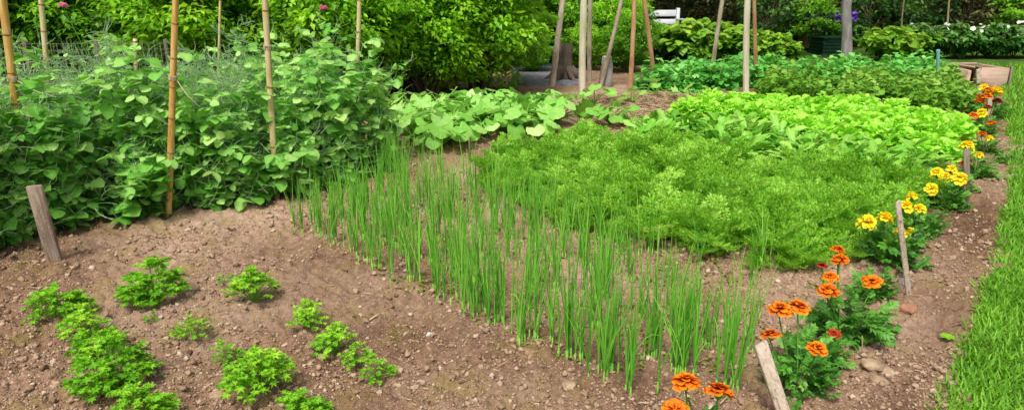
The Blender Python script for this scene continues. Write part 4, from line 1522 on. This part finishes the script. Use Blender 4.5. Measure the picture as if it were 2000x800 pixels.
FE = [shrub_kind(1040 + i, .8, .8, .62, 26, 40, .14, 'fern', L_BLADE if False else L_SMALL, 6, .01, .03, .2) for i in range(2)]
r_ = np.random.default_rng(55)
mbw = MB()
mbw.inst(L_ROUND, np.zeros((5, 3)), rots(np.arange(5) * 1.256, np.full(5, .35), np.zeros(5)), .05, .5)
WF = mbw.mesh('white_flower', M['white'], True)


def scatter_flowers(t, me, n, w, z0, z1, tilt):
    for k in range(n):
        f = obj('flower', me, t, (r_.uniform(-w, w), r_.uniform(-w, w), r_.uniform(z0, z1)))
        f.rotation_euler = (r_.uniform(-tilt, tilt), r_.uniform(-tilt, tilt), r_.uniform(0, 6))
        f.scale = (r_.uniform(.7, 1.2),) * 3


wl_ = ['first from the left', 'second from the left', 'third from the left', 'fourth from the left', 'fifth from the left', 'sixth from the left', 'rightmost']
for i, px in enumerate((1790, 1828, 1866, 1904, 1942, 1980, 2020)):
    t = put('white_flower_clump', 'clump of white flowers in the row behind the timber bed, ' + wl_[i], 'flower clump', FE[i % 2], xy(px, 15.4 + .2 * (i % 2)), 1.0, 'white flower clumps')
    scatter_flowers(t, WF, 13, .4, .38, .68, .9)
mbw = MB()
mbw.inst(L_OVAL, np.zeros((6, 3)), rots(np.arange(6) * 1.05, np.where(np.arange(6) % 2, .9, -.5), np.zeros(6)), .11, .5)
PF = mbw.mesh('purple_flower', M['purple'], True)
for i, (px, d, s, lab) in enumerate(((1606, 17.5, 1.0, 'purple iris clump left of the grey tree trunk'), (1637, 17.8, 1.0, 'purple iris clump touching the grey tree trunk'), (1985, 19, 1.2, 'purple iris clump at the far right edge'))):
    t = put('iris_clump', lab, 'iris', FE[i % 2], xy(px, d), s, 'purple iris clumps')
    scatter_flowers(t, PF, 12, .32, .62, .80, .3)
mbw = MB()
yaw = np.arange(12) * 2.4
mbw.inst(L_ROUND, np.zeros((12, 3)), rots(yaw, np.linspace(0, 1.3, 12), np.zeros(12)), .10, .5)
PK = mbw.mesh('pink_bloom', M['pink'], True)
for px, py, d, lab in ((1117, 20, 14.6, 'single pink rose bloom beside the top of the leaning bark pole'), (124, 14, 7.6, 'pink bloom at the top left between the first two bamboo stakes'), (632, 20, 7.35, 'pink bloom in the hedge left of the pinkish stake')):
    p = atdepth(px, py, d)
    mb = MB()
    mb.tube([[0, 0, -p[2]], [.05, .1, -p[2] * .5], [0, 0, 0]], .008, 5)
    t = thing('rose', lab, 'rose', p, 0, 1 if d > 10 else .6)
    if d < 10:
        mb = MB()
        mb.tube([[0, .6, -p[2] / .6], [.05, .4, -p[2] * .8], [0, 0, 0]], .008, 5)
    obj('stem', mb.mesh('rose_stem', M['marileaf'], True), t)
    obj('bloom', PK, t)

# trees


def tree_kind(sd, H_, W, trunk_r, mat, bark, z0=.30, ncl=60, per=70, ls=.22, low=.25):
    r_ = np.random.default_rng(sd)
    mb, ce = crown(r_, W, W, H_, H_ * z0, ncl, per, ls, L_SMALL, 1.0, .13, .35)
    tm, lm = MB(), []
    n = 9
    t = np.linspace(0, 1, n)
    P = np.stack([.12 * np.sin(t * 3 + sd), .1 * np.cos(t * 2.4 + sd), -.1 + H_ * .75 * t], -1)
    P[:, :2] -= P[0, :2]
    tm.tube(P, trunk_r * (1.35 * np.exp(-t * 9) * .5 + 1 - .75 * t), 10, .5)
    for c in ce[:14]:
        k = int(np.clip((c[2] / H_ - .15) / .75 * n, 1, n - 2))
        s0 = P[k]
        tm.tube([s0, (s0 + c) / 2 + [0, 0, -.12], c], [trunk_r * .35, trunk_r * .22, trunk_r * .06], 6, .5, False)
    return mb.mesh('crown', M[mat], True), tm.mesh('trunk', M[bark], True)


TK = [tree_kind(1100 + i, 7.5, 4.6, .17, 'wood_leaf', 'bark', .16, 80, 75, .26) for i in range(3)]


def put_tree(kind, lab, loc, s, group, name='tree'):
    t = thing(name, lab, 'tree', (loc[0], loc[1], 0), rng.uniform(0, 6.3), s, group)
    obj('crown', kind[0], t)
    obj('trunk', kind[1], t)
    return t


# the grey forked tree
r_ = np.random.default_rng(77)
p = xy(1653, 14.9)
t = thing('tree', 'small tree with a bare grey trunk that forks low, behind the far bean bed', 'tree', (*p, 0))
tm = MB()
tm.tube([[.01, 0, -.1], [0, 0, .05], [-.06, 0, .5], [-.15, 0, 1.0], [-.16, 0, 1.25]], [.15, .118, .1, .1, .105], 12)
fork = np.array([-.16, 0, 1.12])
cents = []
for k, (dx, dy, dz) in enumerate(((-1.3, .1, .75), (-.8, -.5, 1.4), (.2, .3, 1.9), (.9, -.3, 1.5), (1.4, .4, .9), (-.3, .6, 1.7))):
    e = fork + [dx, dy, dz]
    m_ = fork + np.array([dx * .45, dy * .45, dz * .55])
    tm.tube([fork, (fork + m_) / 2 + r_.normal(0, .03, 3), m_, e], [.07, .055, .04, .02], 8, .5, False)
    for j in range(9):
        a = m_ + (e - m_) * r_.random()
        b2 = a + r_.normal(0, .4, 3) + [0, 0, .1]
        tm.tube([a, (a + b2) / 2 + r_.normal(0, .05, 3), b2], [.018, .012, .005], 5, .5, False)
        cents.append(b2)
obj('trunk', tm.mesh('trunk', M['greybark'], True), t)
mb = MB()
for c in cents:
    n = 60
    d = r_.normal(size=(n, 3)) * .3
    mb.inst(L_SMALL, c + d + [0, 0, .2], rots(r_.uniform(0, 6.3, n), r_.uniform(-.8, .5, n), r_.normal(0, .5, n)), r_.uniform(.06, .12, n), r_.normal(.4, .15, n))
obj('crown', mb.mesh('crown', M['wood_leaf'], True), t)

woods = []
for i, (px, d) in enumerate(((960, 21), (1090, 23), (1180, 20), (1300, 27), (1395, 24), (1500, 19.5), (1560, 25), (1640, 23), (1740, 20.5), (1800, 26), (1880, 22), (1960, 20), (2060, 23), (2180, 20), (840, 22), (700, 20), (540, 22), (380, 20), (220, 22), (60, 20), (-120, 22))):
    s = rng.uniform(.85, 1.15)
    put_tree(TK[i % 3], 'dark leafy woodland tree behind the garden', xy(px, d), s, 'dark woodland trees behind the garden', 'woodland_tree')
# understory
UN = [shrub_kind(1060 + i, 2.2, 2.0, 2.0, 50, 55, .13, m_, L_SMALL, 40, .018, .05, .15, 1, 'twig') for i, m_ in enumerate(('wood_leaf', 'olive', 'shrubD'))]
ul = ['dark green', 'olive brown twiggy', 'deep green']
un = [(1330, 21.5, 1, .85), (1420, 20.5, 1, .9), (1500, 18.0, 0, .8), (1575, 17.5, 2, .62), (1530, 21.5, 0, 1.0), (1610, 21, 1, 1.0), (1690, 18.5, 0, .85), (1720, 19.5, 2, .85), (1775, 18.4, 0, .85), (1830, 19.2, 1, .9), (1885, 18.6, 1, .9), (1930, 20.2, 0, .95),
      (1975, 17.8, 2, .8), (2030, 18.5, 0, 1.0), (1250, 21.5, 1, .9), (1155, 22.5, 0, 1.0), (1370, 23.5, 0, 1.1)]
where = ['behind the white bench', 'behind the far tepee', 'right of the far tepee', 'in front of the dark woodland, left of the grey trunk', 'in the shade right of the far tepee', 'behind the grey trunk, to its left', 'right behind the grey trunk',
         'above the leafy mound right of the grey trunk', 'above the left end of the white flower row', 'behind the middle of the white flower row', 'behind the right half of the white flower row', 'behind the timber bed, in the shade',
         'at the far right above the irises', 'beyond the right edge of the photo', 'left of the white bench', 'behind the near tepee, in the shade', 'in the shade between the two tepees']
for (px, d, k, s), w in zip(un, where):
    put('woodland_shrub', ul[k] + ' shrub ' + w, 'shrub', UN[k], xy(px, d), s, 'woodland shrubs')
# farthest wood: one mass
mb = MB()
n = 26000
a = rng.uniform(-1.15, 1.15, n)
rr = rng.uniform(32, 40, n)
z = 9 * rng.random(n) ** 1.3
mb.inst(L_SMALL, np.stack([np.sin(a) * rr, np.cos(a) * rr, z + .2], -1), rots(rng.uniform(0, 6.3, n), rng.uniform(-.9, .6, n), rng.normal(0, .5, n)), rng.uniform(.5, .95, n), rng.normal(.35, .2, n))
tag(obj('distant_wood', mb.mesh('distant_wood', M['wood_leaf'], True)), 'dense dark green wood closing off the view behind the garden', 'wood', kind='stuff')
# two slim stems leaning in the shade at the right
for i, (bp, tpx, d, lab) in enumerate((((1843, 98), (1853, 10), 16.9, 'thin pale leaning sapling stem above the white flower row'), ((1754, 85), (1762, 30), 17.2, 'thin grey sapling stem right of the leafy mound'))):
    p = np.array([*xy(bp[0], d), 0])
    th = atdepth(tpx[0], tpx[1], d)
    th2 = p + (th - p) * 2.2
    t = thing('sapling', lab, 'sapling', p)
    mb = MB()
    mb.tube([[0, 0, -.05], (th - p) * .6 + [.02, 0, 0], th - p, th2 - p], [.028, .025, .02, .01], 7)
    obj('trunk', mb.mesh('sapling_trunk', M['twig' if i else 'straw'], True), t)
    mb = MB()
    m_ = 150
    mb.inst(L_SMALL, (th2 - p) + rng.normal(0, .35, (m_, 3)), rots(rng.uniform(0, 6.3, m_), rng.uniform(-.8, .5, m_), rng.normal(0, .4, m_)), .12, rng.normal(.5, .15, m_))
    obj('crown', mb.mesh('sapling_crown', M['wood_leaf'], True), t)

# stump-like trunk by the near tepee
p = G(1102, 158)
t = thing('tree_stump', 'dark rough tree stump with spreading roots beside the leaning bark pole', 'stump', p)
mb = MB()
mb.tube([[0, 0, -.1], [0, 0, .05], [.01, 0, .2], [.02, 0, .4], [.02, 0, .56]], [.17, .13, .11, .10, .095], 14)
obj('trunk', mb.mesh('stump_trunk', M['bark'], True), t)
for k in range(6):
    a = k * 1.05
    mb = MB()
    d = np.array([math.cos(a), math.sin(a), 0])
    mb.tube([d * .1 + [0, 0, .22], d * .2 + [0, 0, .07], d * .38 + [0, 0, -.03]], [.05, .045, .02], 7)
    obj('root', mb.mesh('stump_root', M['bark'], True), t)
p = G(1183, 168)
t = thing('tree_stump', 'pale grey weathered stump behind the slanting grey pole', 'stump', p)
mb = MB()
mb.tube([[0, 0, -.1], [0, 0, .1], [.01, 0, .3], [0, 0, .42]], [.13, .10, .085, .07], 9)
obj('trunk', mb.mesh('stump_trunk', M['greybark'], True), t)
mb = MB()
mb.tube([[0, 0, .418], [0, 0, .43]], [.072, .06], 9)
obj('cut_top', mb.mesh('stump_top', M['palepole'], True), t)

# white bench
p = np.array([*xy(1285, 17.2), 0])
t = thing('garden_bench', 'white painted garden bench half hidden behind the near tepee', 'bench', p, R(12))
W_ = 1.25


def bpart(nm, boxes):
    mb = MB()
    for c, s_ in boxes:
        mb.box(c, s_, None, .008)
    obj(nm, mb.mesh('bench_' + nm, M['whitepaint']), t)


bpart('seat', [((0, -.18 + k * .115, .42), (W_, .10, .03)) for k in range(4)])
bpart('backrest', [((0, .262, .80), (W_ - .1, .03, .15)), ((0, .262, .60), (W_ - .1, .03, .12))])
for sx in (-1, 1):
    bpart('leg', [((sx * (W_ / 2 - .05), .262, .46), (.09, .09, .92))])
    bpart('leg', [((sx * (W_ / 2 - .05), -.22, .32), (.09, .09, .64))])
    bpart('armrest', [((sx * (W_ / 2 - .05), -.0, .66), (.11, .5, .035))])

# timber raised bed at the right
a, b, c_ = G(1903, 168), G(1967, 170), G(1860, 150)
t = thing('raised_bed', 'pinkish timber raised bed at the far end of the marigold row', 'raised bed', (a + b) / 2, 0)
W_ = np.linalg.norm(b - a)
H_ = .27
mb = MB()
mb.box((0, 0, H_ / 2), (W_, .06, H_), None, .006)
obj('front_board', mb.mesh('front_board', M['pinkwood']), t)
for sx in (-1, 1):
    mb = MB()
    mb.box((sx * (W_ / 2 - .03), .36, H_ / 2 - .004), (.06, .65, H_), None, .006)
    obj('side_board', mb.mesh('side_board', M['pinkwood']), t)
mb = MB()
mb.box((0, .72, H_ / 2), (W_, .06, H_), None, .006)
obj('back_board', mb.mesh('back_board', M['pinkwood']), t)
for sx in (-1, 1):
    mb = MB()
    mb.box((sx * (W_ / 2 + .022), -.0, H_ / 2 + .01), (.04, .09, H_ + .02), None, .006)
    obj('corner_post', mb.mesh('corner_post', M['greywood']), t)
mb = MB()
mb.box((0, .36, H_ - .035), (W_ - .13, .65, .05), None, 0)
obj('soil_fill', mb.mesh('bed_soil', M['soil']), t)
p = G(1870, 160)
q_ = G(1900, 168)
mb = MB()
v = q_ - p
Lb = np.linalg.norm(v)
mb.box((0, 0, .11), (Lb, .05, .22), rots([0], [0], [0])[0], .006)
o = obj('timber_board', mb.mesh('timber_board', M['pinkwood']), None, (p + q_) / 2 + [-.05, .05, 0])
o.rotation_euler = (0, 0, math.atan2(v[1], v[0]))
tag(o, 'low timber edging board running left from the raised bed', 'edging board')

# dark compost bin
p = np.array([*xy(1616, 16.6), -.12])
t = thing('compost_bin', 'dark green compost bin below the purple irises, left of the grey trunk', 'bin', p, R(8))
mb = MB()
for k in range(5):
    mb.box((0, 0, .06 + k * .105), (.72 - .02 * k, .72 - .02 * k, .095), None, .01)
t.scale = (.9, .9, .72)
obj('body', mb.mesh('bin_body', M['darkbin']), t)
mb = MB()
mb.box((0, 0, .565), (.70, .70, .045), None, .012)
obj('lid', mb.mesh('bin_lid', M['darkbin']), t)

# ------------------------------------------------------------------ light
EL, AZ = 58, 200    # sun height, compass bearing (clockwise from +Y)
w = bpy.data.worlds.new('World')
sc.world = w
w.use_nodes = True
wt = w.node_tree
wt.nodes.clear()
wo = N(wt, 'ShaderNodeOutputWorld')
bg = N(wt, 'ShaderNodeBackground')
sky = N(wt, 'ShaderNodeTexSky', sky_type='NISHITA')
sky.sun_disc = False
sky.sun_elevation = R(EL)
sky.sun_rotation = R(AZ)
sky.dust_density = 4
hs = N(wt, 'ShaderNodeHueSaturation')
hs.inputs['Saturation'].default_value = .35
wt.links.new(sky.outputs[0], hs.inputs['Color'])
wt.links.new(hs.outputs[0], bg.inputs['Color'])
bg.inputs['Strength'].default_value = .15
wt.links.new(bg.outputs[0], wo.inputs[0])
ld = bpy.data.lights.new('sun', 'SUN')
ld.energy = 3.0
ld.angle = R(15)
ld.color = (1, .96, .88)
lo = bpy.data.objects.new('sun', ld)
COL.objects.link(lo)
az = R(AZ)
dirv = Vector((math.sin(az) * math.cos(R(EL)), math.cos(az) * math.cos(R(EL)), math.sin(R(EL))))
lo.rotation_euler = dirv.to_track_quat('Z', 'Y').to_euler()
lo.location = (0, 0, 20)

sc.view_settings.view_transform = 'Standard'
sc.view_settings.look = 'None'
sc.view_settings.exposure = 0
sc.cycles.max_bounces = 6
sc.cycles.diffuse_bounces = 4
sc.cycles.transmission_bounces = 4
sc.cycles.caustics_reflective = False
sc.cycles.caustics_refractive = False
sc.cycles.use_denoising = True
print('objects', len(bpy.data.objects))
